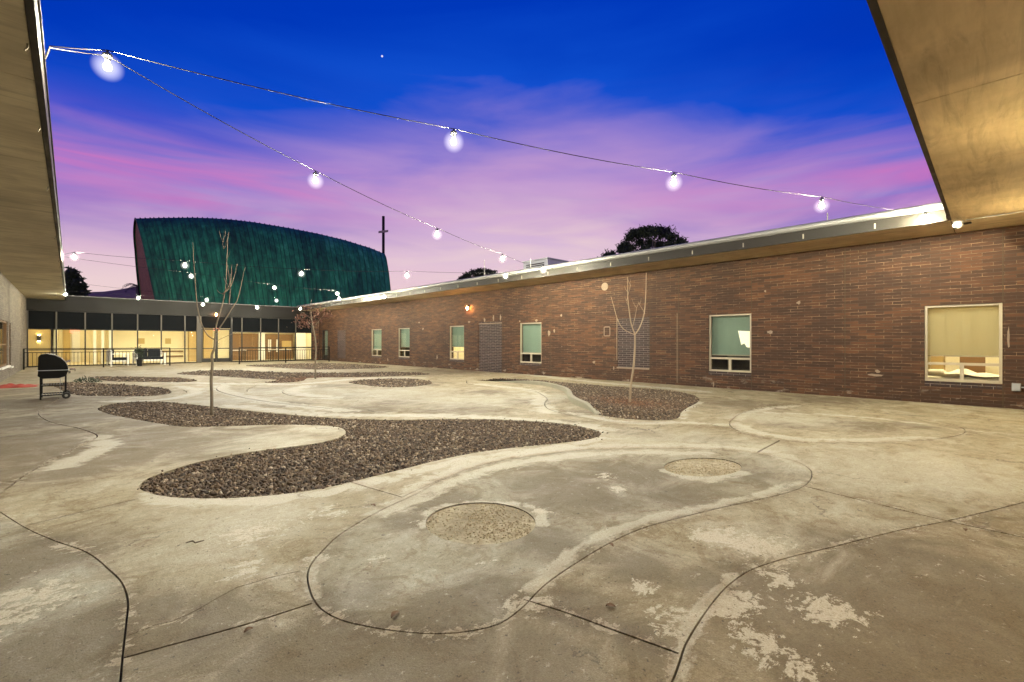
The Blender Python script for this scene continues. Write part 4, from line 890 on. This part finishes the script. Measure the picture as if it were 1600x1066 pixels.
MB().box((-.06, -.06, -.075), (0, .06, .075)).build('box', M['grey_box'], ob, bevel=.008); MB().box((-.075, -.05, -.06), (-.061, .05, .065)).build('cover', M['hvac_metal'], ob, bevel=.004); MB().tube([(-.03, -.06, 0), (-.03, -.5, -.01)], .012, 8).build('pipe', M['white_plastic'], ob)

# ------------------------------------------------------------------ railings
def railing(x0, x1, y, posts, label):
    Lr = empty('metal_railing', (x0, y, 0), 0, label, 'railing', 'black metal railings before the glass'); n = x1 - x0
    for k, px in enumerate(posts): MB().box((px - x0 - .028, -.028, 0), (px - x0 + .028, .028, .93)).build('post', M['black_metal'], Lr)
    MB().box((-.02, -.03, .93), (n + .02, .03, .965)).build('top_rail', M['black_metal'], Lr); MB().box((0, -.015, .76), (n, .015, .79)).build('upper_rail', M['black_metal'], Lr); MB().box((0, -.015, .10), (n, .015, .13)).build('lower_rail', M['black_metal'], Lr)
    k = int(n / .137); first = None
    for i in range(1, k):
        xx = n * i / k
        if any(abs(xx + x0 - p) < .05 for p in posts): continue
        if first is None: first = MB().box((-.009, -.009, .13), (.009, .009, .76)).build('baluster', M['black_metal'], Lr); o = first
        else: o = first.copy(); COL.objects.link(o); o.parent = Lr
        o.location = (xx, 0, 0)
railing(-1.55, 3.84, 30.6, [-1.55, 1.17, 3.84], 'black metal railing on the left, before the patio seats')
railing(6.95, 12.1, 29.8, [6.95, 9.45, 12.1], 'black metal railing on the right, ending near the brick wall')

# ------------------------------------------------------------------ patio seats and plant
def seat_set(name, loc, rz, wd, label):
    c = empty(name, loc, rz, label, 'patio seat'); h = wd / 2        # faces -y locally
    for sx in (-1, 1):
        for sy, hh in ((-.34, .62), (.34, .80)): MB().box((sx * h - .035, sy - .035, 0), (sx * h + .035, sy + .035, hh)).build('leg', M['white_paint'], c)
        MB().box((sx * h - .05, -.40, .622), (sx * h + .05, .30, .655)).build('armrest', M['white_paint'], c)
    MB().box((-h + .037, -.36, .24), (h - .037, .36, .31)).build('seat_frame', M['white_paint'], c)
    sl = MB(); k = int(wd / .12)
    for i in range(k): xx = -h + .08 + (wd - .16) * i / max(1, k - 1); sl.box((xx - .03, .33, .312), (xx + .03, .36, .80))
    sl.box((-h + .037, .325, .802), (h - .037, .365, .86)); sl.build('back_frame', M['white_paint'], c)
    n = 1 if wd < 1 else 2
    for i in range(n):
        cx = (i - (n - 1) / 2) * (wd - .1) / n; cw = (wd - .14) / n / 2
        MB().box((cx - cw, -.36, .315), (cx + cw, .20, .45)).build('seat_cushion', M['cushion'], c, bevel=.04); MB().box((cx - cw, .205, .40), (cx + cw, .322, .90)).build('back_cushion', M['cushion'], c, bevel=.04)
seat_set('patio_chair', (1.78, 31.9, 0), R(100), .72, 'white-framed patio armchair with dark cushions, turned sideways behind the railing')
seat_set('patio_loveseat', (3.12, 32.2, 0), R(8), 1.25, 'white-framed two-seat patio bench with dark cushions against the glass')
def leaf_mesh(centers, spread, n, size, seed, flat=.6):
    r = np.random.default_rng(seed); C = np.array(centers)[r.integers(0, len(centers), n)] + r.normal(size=(n, 3)) * np.array(spread)
    V = np.zeros((n, 4, 3)); a = r.normal(size=(n, 3)); a /= np.linalg.norm(a, axis=1)[:, None]; b = np.cross(a, r.normal(size=(n, 3))); b /= np.linalg.norm(b, axis=1)[:, None]
    s = size * r.uniform(.6, 1.4, n)[:, None]; V[:, 0] = C - a * s; V[:, 1] = C + b * s * flat * .5; V[:, 2] = C + a * s; V[:, 3] = C - b * s * flat * .5
    return V.reshape(-1, 3), np.arange(n * 4).reshape(n, 4)
pp = ypt(217, 548, 31.55); pl = empty('potted_plant', (pp[0], 31.2, 0), 0, 'dark green potted plant beside the patio bench behind the railing', 'plant')
MB().lathe([(.10, 0), (.13, .2), (.15, .34), (.155, .36), (.13, .36)], (0, 0, 0), 16).build('pot', M['black_plastic'], pl)
V, F = leaf_mesh([(0, 0, .55), (.05, .03, .7), (-.06, 0, .75), (0, 0, .82)], (.09, .09, .10), 220, .06, 3); np_mesh('foliage', V, F, M['green_leaf'], pl)

# ------------------------------------------------------------------ barbecue
gb = empty('barbecue_grill', (-.275, 14.58, 0), 0, 'black barrel barbecue on a wheeled frame near the left wall', 'barbecue')
body = [(-.235, .63), (-.245, .52), (-.18, .46), (.08, .46), (.20, .50), (.235, .63)]
MB().prism(body, 'y', -.36, .36).build('firebox', M['grill_black'], gb, bevel=.01)
lid = [(-.24, .645), (-.238, .93), (-.20, .985), (-.10, 1.0), (.02, .965), (.12, .90), (.19, .81), (.225, .72), (.235, .645)]
ld = MB().prism(lid, 'y', -.365, .365).build('lid', M['grill_black'], gb, bevel=.012)
MB().box((-.25, -.37, .631), (.25, .37, .644)).build('rim', M['hvac_metal'], gb)
MB().tube([(.19, -.25, .80), (.26, -.25, .83), (.26, .25, .83), (.19, .25, .80)], .013, 8).build('lid_handle', M['chrome'], ld)
MB().lathe([(.03, 0), (.03, .012), (.022, .02)], (.0, -.20, 1.0), 12).build('thermometer', M['chrome'], ld)
sh = MB(); sh.box((.252, -.34, .632), (.35, .34, .648)); sh.box((.335, -.34, .60), (.35, .34, .631)); sh.build('front_shelf', M['chrome'], gb)
for k in range(3): MB().tube([(.23, -.2 + k * .2, .57), (.27, -.2 + k * .2, .57)], .02, 10).build('control_knob', M['chrome'], gb)
for sx, x in ((-1, -.20), (1, .19)):
    for y in (-.30, .30): MB().box((x - .014, y - .014, .0 if sx < 0 else .07), (x + .014, y + .014, .50)).build('leg', M['black_metal'], gb)
for z in (.29, .08):
    sh = MB()
    for y in (-.30, .30): sh.box((-.185, y - .010, z), (.175, y + .010, z + .022))
    for k in range(9): sh.box((-.19 + k * .045, -.29, z + .003), (-.175 + k * .045, .29, z + .015))
    sh.build('lower_shelf' if z < .2 else 'middle_shelf', M['black_metal'], gb)
for y in (-.335, .335):
    wl = MB(); wl.tube([(.20, y - .02, .07), (.20, y + .02, .07)], .07, 18); wo = wl.build('wheel', M['black_plastic'], gb); MB().tube([(.20, y - .024, .07), (.20, y + .024, .07)], .028, 12).build('hub', M['grey_box'], wo)
MB().tube([(.20, -.31, .07), (.20, .31, .07)], .008, 8).build('axle', M['black_metal'], gb)
MB().tube([(.10, -.1, .46), (.11, -.1, .36), (.095, -.1, .28), (.11, -.1, .18), (.10, -.1, .13)], .006, 6).build('hanging_chain', M['grey_box'], gb)
# drip tray stain on the ground belongs to the paving; red heap by the left wall
rh = MB(); n = 22; mm = 12; vs = []; fs = []; rr_ = random.Random(4)
for i in range(n + 1):
    for j in range(mm + 1):
        a, b = i / n, j / mm; env = (math.sin(math.pi * a) ** .7) * (math.sin(math.pi * b) ** .7)
        vs.append((-1.52 + .82 * a + .03 * math.sin(9 * b), 18.55 + .95 * b + .05 * math.sin(7 * a), .004 + .14 * env * (1 - .55 * a) * (.55 + .45 * math.sin(13 * a + 5 * b) * math.cos(11 * b - 3 * a))))
for i in range(n):
    for j in range(mm): k = i * (mm + 1) + j; fs.append((k, k + mm + 1, k + mm + 2, k + 1))
rh.add(vs, fs); ro = rh.build('red_heap', M['red_cloth'], smooth=True); so = ro.modifiers.new('thick', 'SOLIDIFY'); so.thickness = .01; tag(ro, 'low dark red heap lying on the paving beside the left wall', 'heap')
wp = gpt(133, 598); wd_ = empty('weed_plant', (wp[0], wp[1], -.02), 0, 'small low weed growing in the stones behind the barbecue', 'weed')
V, F = leaf_mesh([(0, 0, .10), (.15, 0, .08), (-.15, .05, .09), (.25, .05, .05)], (.08, .08, .04), 160, .06, 5, .4); np_mesh('foliage', V, F, M['green_leaf'], wd_); MB().tube([(0, 0, 0), (.02, 0, .1)], [.012, .006], 6).build('stem', M['bark'], wd_)

# ------------------------------------------------------------------ young trees
def tree_strokes(name, label, base_uv, trunk, limbs, mt, lean=0):
    bp = gpt(*base_uv); wdist = bp[0] * ST + bp[1] * CT; t = empty(name, (bp[0], bp[1], -.03), 0, label, 'tree')
    fwd = np.array([ST, CT, 0]); r = random.Random(len(limbs)); px = wdist / FPX
    def path(pts, dep):
        out = []
        for i, (u, v) in enumerate(pts): out.append(depth_pt(u, v, wdist) - np.array([bp[0], bp[1], -.03]) + fwd * dep * (i / max(1, len(pts) - 1)))
        return out
    def sm(P, k=4):
        P = [Vector(p) for p in P]; o = []
        for i in range(len(P) - 1):
            p0 = P[max(0, i - 1)]; p1 = P[i]; p2 = P[i + 1]; p3 = P[min(len(P) - 1, i + 2)]
            for j in range(k):
                s = j / k; o.append(.5 * ((2 * p1) + (p2 - p0) * s + (2 * p0 - 5 * p1 + 4 * p2 - p3) * s * s + (3 * p1 - p0 - 3 * p2 + p3) * s ** 3))
        return o + [P[-1]]
    pts, r0, r1 = trunk; P = sm(path(pts, 0)); rad = np.linspace(r0 * .85, r1 * .85, len(P)); rad[0] *= 1.35
    MB().tube(P, list(rad), 9).build('trunk', M[mt], t, smooth=True)
    for pts, r0, r1, dep in limbs: P = sm(path(pts, dep)); MB().tube(P, list(np.linspace(r0 * .95, r1 * .95, len(P))), 7).build('branch', M[mt], t, smooth=True)
    for k in range(7):
        pts, r0, r1, dep = limbs[r.randrange(len(limbs))]; P = sm(path(pts, dep)); i = r.randrange(len(P) // 3, len(P) - 1); q0 = P[i]; L_ = r.uniform(.10, .24); a = r.uniform(0, 6.28)
        MB().tube([q0, q0 + Vector((.35 * math.cos(a) * L_, .35 * math.sin(a) * L_, .5 * L_)), q0 + Vector((.55 * math.cos(a) * L_, .55 * math.sin(a) * L_, L_))], [.003, .0025, .001], 5).build('twig', M[mt], t)
    return t
tree_strokes('bare_tree', 'tall thin leafless young tree in the winding stone bed', (331, 648),
  ([(331,648),(331,620),(330,595),(332,570),(331,555),(335,545),(336,530)], .029, .020),
  [([(336,531),(327,524),(320,508),(317,490),(316,470),(316,440),(316,410),(317,384)], .013, .004, -.25), ([(336,531),(337,510),(340,495),(345,478),(348,460),(350,440),(350,410),(351,380),(351,360)], .014, .003, .1),
   ([(338,520),(348,500),(357,480),(362,466),(364,445),(366,420),(365,412)], .011, .003, .35), ([(358,476),(358,440),(357,412)], .009, .003, .1), ([(348,460),(356,448),(359,430),(360,409)], .010, .003, .2),
   ([(348,460),(362,446),(365,430),(366,416)], .009, .003, -.2), ([(348,459),(340,457),(333,452)], .007, .003, .1), ([(350,388),(345,382),(343,376)], .006, .002, .1), ([(350,388),(356,384),(358,381)], .005, .002, -.1), ([(334,535),(345,527),(358,519)], .006, .003, .2),
   ([(348,459),(356,447),(357,430),(353,427)], .004, .002, .1)], 'bark')
tree_strokes('bare_tree', 'pale leafless young tree forking in front of the brown brick wall', (984, 630),
  ([(984,632),(986,600),(989,580),(991,560),(992,540),(992,523)], 0.028, .020),
  [([(992,523),(985,505),(981,485),(978,465),(977,450),(976,436)], .015, .004, -.25), ([(992,523),(1001,510),(1008,490),(1011,470),(1013,445),(1014,424)], .015, .005, .2),
   ([(991,523),(975,514),(967,500),(962,480),(958,462)], .008, .003, .2), ([(988,512),(993,495),(997,478),(1002,472)], .006, .002, .1), ([(979,470),(982,455),(984,446)], .005, .002, -.1), ([(1008,490),(1003,478),(1001,470)], .004, .002, .2)], 'pale_bark')
rt = tree_strokes('red_leaf_tree', 'slender young tree with dry reddish leaves by the right railing', (493, 592),
  ([(493,594),(493,565),(494,545),(492,525),(489,510)], .032, .022),
  [([(489,510),(486,498),(484,488),(483,474),(483,468)], .018, .005, .2), ([(490,512),(480,504),(470,497),(465,492)], .010, .003, .3), ([(490,512),(500,502),(508,495),(515,490)], .010, .003, -.3), ([(486,498),(476,490),(470,484)], .007, .003, -.2), ([(486,498),(496,490),(504,486)], .007, .003, .2)], 'bark')
bp = gpt(493, 592); wdist = bp[0] * ST + bp[1] * CT
cs = [depth_pt(u, v, wdist + dd) - np.array([bp[0], bp[1], -.03]) for u, v, dd in ((468,498,.2),(474,492,-.3),(480,486,.3),(487,496,-.2),(493,488,.2),(499,494,.3),(506,490,-.2),(476,503,.1),(484,506,-.2),(495,501,.2),(470,507,.2),(512,492,0),(488,482,0),(466,503,-.1),(503,487,0))]
V, F = leaf_mesh(cs, (.13, .13, .085), 330, .055, 9, .7); np_mesh('foliage', V, F, M['red_leaf'], rt)

# ------------------------------------------------------------------ background trees, hills
def crown_tree(name, label, x, y, z0, blobs_, spread, n, size, seed, mat_, flat=.5, trunk_r=.22):
    t = empty(name, (x, y, -.25), 0, label, 'tree'); top = max(b[2] for b in blobs_)
    MB().tube([(0, 0, 0), (.05, .02, z0 * .5), (-.04, 0, z0), (0, 0, top * .92)], [trunk_r, trunk_r * .8, trunk_r * .6, .04], 9).build('trunk', M['bark'], t, smooth=True)
    lm = MB()
    for b in blobs_[::3]: lm.tube([(0, 0, z0), (b[0] * .55, b[1] * .55, z0 + (b[2] - z0) * .55), b], [trunk_r * .4, trunk_r * .2, .02], 6)
    lm.build('limb', M['bark'], t)
    V, F = leaf_mesh(blobs_, spread, n, size, seed, flat); np_mesh('crown', V, F, M[mat_], t); return t
r = random.Random(11)
p = xpt(1020, 357, 30); bl_ = []
for u, v in ((985,372),(990,364),(1000,367),(1004,361),(1012,366),(1016,359),(1024,363),(1030,360),(1036,367),(1042,362),(1050,371),(1062,378),(1066,384),(975,384),(972,390),(985,388),(1000,380),(1015,380),(1030,382),(1045,384),(1008,390),(1025,395),(1000,398),(980,395),(955,399),(948,402),(1040,398),(1015,402)):
    q_ = xpt(u, v, 30 + r.uniform(-1.3, 1.3)); bl_.append((q_[0] - p[0], q_[1] - p[1], q_[2] + .25))
crown_tree('pine_tree', 'dark bushy pine rising behind the brown brick wing roof', p[0], p[1], 3.5, bl_, (.155, .2, .15), 9000, .15, 21, 'pine_leaf', .5)
p = xpt(750, 421, 30); bl_ = []
for u, v in ((722,434),(727,430),(733,427),(740,424),(748,422),(756,423),(764,424),(771,426),(777,431),(735,434),(745,430),(755,430),(765,432),(750,438),(730,440),(770,440),(720,438)):
    q_ = xpt(u, v + 1.5, 30 + r.uniform(-1.2, 1.2)); bl_.append((q_[0] - p[0], q_[1] - p[1], q_[2] + .25))
crown_tree('round_tree', 'low rounded dark treetop just above the brick wing roof edge', p[0], p[1], 3.5, bl_, (.15, .2, .11), 5000, .16, 22, 'pine_leaf', .5)
p = ypt(114, 424, 60); bl_ = []
for u, v in ((110,428),(114,425),(106,436),(116,433),(122,437),(104,446),(112,443),(120,446),(128,449),(132,456),(104,456),(113,454),(122,456),(108,464),(118,464),(128,463),(100,440),(101,452)):
    q_ = ypt(u, v, 60 + r.uniform(-1, 1)); bl_.append((q_[0] - p[0], q_[1] - p[1], q_[2] + .25))
crown_tree('pine_tree', 'dark loose tree behind the far end of the left eave', p[0], p[1], 2.5, bl_, (.17, .17, .17), 1700, .26, 23, 'pine_leaf', .6)
p = ypt(207, 444, 62); pm = empty('palm_tree', (p[0] + .4, 62, -.25), 0, 'small dark palm top left of the brick chapel gable', 'tree'); zt = p[2] + .1
MB().tube([(0, 0, 0), (.05, 0, zt * .5), (0, 0, zt)], [.2, .17, .15], 9).build('trunk', M['bark'], pm, smooth=True)
for k in range(13):
    a = k * 2.4; el = r.uniform(.1, 1.0); L_ = r.uniform(1.2, 1.7); fr_ = MB(); pts = []
    for s in np.linspace(0, 1, 7): pts.append((L_ * s * math.cos(a) * math.cos(el * .6), L_ * s * math.sin(a) * math.cos(el * .6), zt + L_ * (math.sin(el) * s - .75 * s * s)))
    fr_.tube(pts, list(np.linspace(.02, .005, 7)), 5)
    for i in range(1, 7):
        c = Vector(pts[i]); t_ = (Vector(pts[i]) - Vector(pts[i - 1])).normalized(); sd = t_.cross(Vector((0, 0, 1))).normalized()
        for sg in (-1, 1):
            for kk in (0, .5):
                c2 = c - t_ * kk * .25; fr_.add([c2, c2 + t_ * .06, c2 + sd * sg * .30 + t_ * .22 - Vector((0, 0, .12))], [(0, 1, 2)])
    fr_.build('frond', M['palm_leaf'], pm)
hm = MB(); n = 90; vs = []; fs = []
for i in range(n + 1):
    az = R(-30 + 100 * i / n); u_ = math.degrees(az)
    hgt = 22 + 10 * math.sin(az * 9 + 1.0) + 5 * math.sin(az * 23) + 2.5 * math.sin(az * 57 + 2)
    hgt *= .55 + .45 * math.exp(-((u_ - 4) / 9) ** 2) ; 
    for rr2, hh in ((300, 0), (340, hgt * .55), (380, hgt), (430, hgt * .6), (520, 0)): vs.append((rr2 * math.sin(az), rr2 * math.cos(az), -.3 + max(0, hh)))
for i in range(n):
    for j in range(4): k = i * 5 + j; fs.append((k, k + 5, k + 6, k + 1))
hm.add(vs, fs); tag(hm.build('hills', M['hill'], smooth=True), kind='structure')
# moon: a small far disc of light in the sky
mo = MB(); mo.lathe([(.02, -.6), (.35, -.5), (.6, -.1), (.6, .1), (.35, .5), (.02, .6)], tuple(ray(597, 85) * 300), 14); tag(mo.build('moon', M['moon_glow'], smooth=True), 'tiny white point of light high in the blue sky', 'moon')

# ------------------------------------------------------------------ chapel with copper roof, and its cross
ch = empty('chapel', (4.7, 46, 0), 0, 'hull-shaped chapel with ribbed green copper roof and brick gable', 'building')
UT = [(211, 341.5), (250, 340.4), (300, 340), (330, 341), (360, 343), (397, 347.3), (453, 356.6), (496, 365), (538, 375), (580, 388), (600, 396.5)]
NS, NT_ = 200, 26; YR, DEP = 50.0, 5.6
def chapel_pt(s, t):                                     # s along the ridge, t = 0 ridge .. 1 ground
    ut = 211 + (600 - 211) * s; vt = np.interp(ut, [a for a, _ in UT], [b for _, b in UT])
    bul = 1.3 * math.sin(math.pi * min(1, max(0, s))); vb = 505
    yy = YR - (DEP + bul) * (t ** .62 if t > 0 else 0); v = vt + (vb - vt) * (t ** 1.5); f = (v - vt) / (vb - vt)
    sl = np.interp(f, [0, .01, .21, .486, .76, 1], [0, 2.0, 11.5, 21, 31, 40]); sr = np.interp(f, [0, .03, .07, .28, .54, 1], [0, 1.6, 3.2, 7, 10, 12])
    u = ut + sl * (1 - s) + sr * s
    return ypt(u, v, yy) - np.array([4.7, 46, 0])
Gf = np.array([[chapel_pt(i / NS, j / NT_) for j in range(NT_ + 1)] for i in range(NS + 1)])
Gf[:, -1, 2] = np.minimum(Gf[:, -1, 2], 0) * 0 - .2
Gb = Gf.copy(); Gb[:, :, 1] = 2 * (YR - 46) - Gf[:, :, 1]
for i in range(NS + 1): Gb[i, :, 0] = Gf[i, :, 0]
panel_id = (np.arange(NS + 1) / NS * 52).astype(int); pr = RNG.random(60)
V = np.vstack([Gf.reshape(-1, 3), Gb.reshape(-1, 3)]); nn = (NS + 1) * (NT_ + 1); F = []
for k0, fl in ((0, 0), (nn, 1)):
    for i in range(NS):
        for j in range(NT_):
            a = k0 + i * (NT_ + 1) + j; q4 = (a, a + 1, a + NT_ + 2, a + NT_ + 1); F.append(q4 if not fl else q4[::-1])
pa = np.tile(np.repeat(pr[panel_id], NT_ + 1), 2)
rf = np_mesh('roof', V, F, M['green_copper'], ch, {'panel': (pa, 'POINT')}, smooth=True)
sm_ = MB()
for k in range(53):
    i = min(NS, int(round(k / 52 * NS))); P = [Gf[i, j] + np.array([0, -.03, .03]) for j in range(NT_ + 1)]; sm_.tube(P, .045, 5)
sm_.build('standing_seam', M['green_copper'], rf)
ge = MB(); n = NT_ + 1
vs = [tuple(Gf[0, j] + np.array([.12, 0, 0])) for j in range(n)] + [tuple(Gb[0, j] + np.array([.12, 0, 0])) for j in range(n)]
ge.add(vs, [(j, j + 1, n + j + 1, n + j) for j in range(n - 1)]); ge.build('gable_wall', M['chapel_brick'], ch)
ge = MB(); vs = [tuple(Gf[NS, j] + np.array([-.12, 0, 0])) for j in range(n)] + [tuple(Gb[NS, j] + np.array([-.12, 0, 0])) for j in range(n)]
ge.add(vs, [(j, j + 1, n + j + 1, n + j) for j in range(n - 1)]); ge.build('end_wall', M['chapel_brick'], ch)
et = MB(); et.tube([Gf[0, j] for j in range(n)], .05, 6); et.tube([Gb[0, j] for j in range(n)], .05, 6); et.build('gable_trim', M['dark_metal'], ch)
ct = ypt(599, 338, 51.0); cbz = ypt(599, 404, 51.0)[2] - 1.2; cr = empty('metal_cross', (ct[0], 51.0, cbz), 0, 'tall slender dark cross standing at the right end of the chapel', 'cross')
hgt = ct[2] - cbz; az_ = ypt(599, 362, 51)[2] - cbz
MB().box((-.12, -.12, -8), (.12, .12, hgt)).build('mast', M['black_metal'], cr); ca = MB(); ca.prism([(-.58, az_ - .28), (-.58, az_ - .03), (.58, az_ + .28), (.58, az_ + .03)], 'y', -.13, .13); ca.build('arm', M['trim_metal'], cr)

# ------------------------------------------------------------------ indoors of the lit bedroom window
bd = empty('bed', (14.2, .25, .05), 0, 'bed with rumpled white sheets inside the nearest lit window', 'bed')
MB().box((-.5, -1.0, .12), (.5, .95, .28)).build('bed_frame', M['brown_wood'], bd); MB().box((-.48, -.98, .282), (.48, .93, .45)).build('mattress', M['linen'], bd, bevel=.04)
vs = []; fs = []; n = 28
for i in range(n + 1):
    for j in range(n + 1): a, b = i / n, j / n; vs.append((-.53 + 1.06 * a, -.95 + 1.5 * b, .462 + .05 * math.sin(9 * a + 7 * b) * math.sin(6 * b - 3 * a) + .035 * math.sin(17 * a - 11 * b) + .06 * math.exp(-((b - .8) / .15) ** 2)))
for i in range(n):
    for j in range(n): k = i * (n + 1) + j; fs.append((k, k + n + 1, k + n + 2, k + 1))
q_ = MB().add(vs, fs).build('blanket', M['linen'], bd, smooth=True); MB().box((-.3, .5, .46), (.3, .88, .58)).build('pillow', M['linen'], bd, bevel=.05)
wr = empty('wardrobe', (15.3, .92, .05), 0, 'light wooden wardrobe inside the nearest lit window', 'wardrobe'); MB().box((-.3, -.1, 0), (.3, .12, 1.9)).build('body', M['orange_wood'], wr); MB().box((-.32, -.095, .05), (-.302, .115, 1.85)).build('door', M['orange_wood'], wr)
MB().tube([(-.335, 0, .9), (-.335, 0, 1.05)], .01, 6).build('handle', M['chrome'], wr)
hb = empty('headboard_chair', (15.5, .35, .05), 0, 'brown wooden chair beyond the white bed in the lit window', 'chair')
MB().box((-.22, -.22, .42), (.22, .22, .46)).build('seat', M['brown_wood'], hb); MB().box((.18, -.22, .461), (.22, .22, .95)).build('backrest', M['brown_wood'], hb)
for a in (-1, 1):
    for b in (-1, 1): MB().box((a * .19 - .02, b * .19 - .02, 0), (a * .19 + .02, b * .19 + .02, .418)).build('leg', M['brown_wood'], hb)

# ------------------------------------------------------------------ leaves and twigs blown on the paving
def litter(u, v, L_, wd, rz, label, twig=False):
    p = gpt(u, v); o = MB()
    if twig: o.tube([(-L_, 0, .006), (-L_ * .3, .01, .012), (L_ * .2, -.012, .008), (L_, .012, .01)], [.003, .005, .005, .002], 6)
    else:
        vs = []; fs = []; n = 8
        for i in range(n + 1):
            t = i / n; wv = wd * math.sin(math.pi * min(1, t * .92 + .04)) ** .8; x = (t - .5) * 1.5 * L_; z = .003 + .006 * math.sin(math.pi * t)
            vs += [(x, -wv, z + .004), (x, 0, z), (x, wv, z + .005)]
        for i in range(n):
            for j in range(2): k = i * 3 + j; fs.append((k, k + 3, k + 4, k + 1))
        o.add(vs, fs)
    ob = o.build('twig' if twig else 'dry_leaf', M['bark' if twig else 'dry_leaf']); ob.location = (p[0], p[1], 0); ob.rotation_euler = (0, 0, rz)
    if not twig: so = ob.modifiers.new('thick', 'SOLIDIFY'); so.thickness = .0015
    tag(ob, label, 'twig' if twig else 'leaf')
litter(304, 849, .05, .02, -.6, 'small dark twig on the pale flaked paving at left', True)
litter(617, 962, .035, .014, .4, 'curled brown leaf on the near end of the bean-shaped slab')
litter(955, 853, .03, .012, 1.2, 'dry brown leaf on the paving beside the large flaked white patch')
litter(954, 949, .03, .015, 2.2, 'dry brown leaf on the paving near the bottom middle joint')
litter(388, 987, .025, .012, .2, 'dry brown leaf beside the long straight joint at lower left')
litter(1508, 829, .03, .012, .2, 'dry brown leaf near the crossing joints at right')
litter(583, 791, .03, .014, 1.9, 'dry brown leaf on the band beside the bean-shaped slab')
print('objects', len(S.objects))
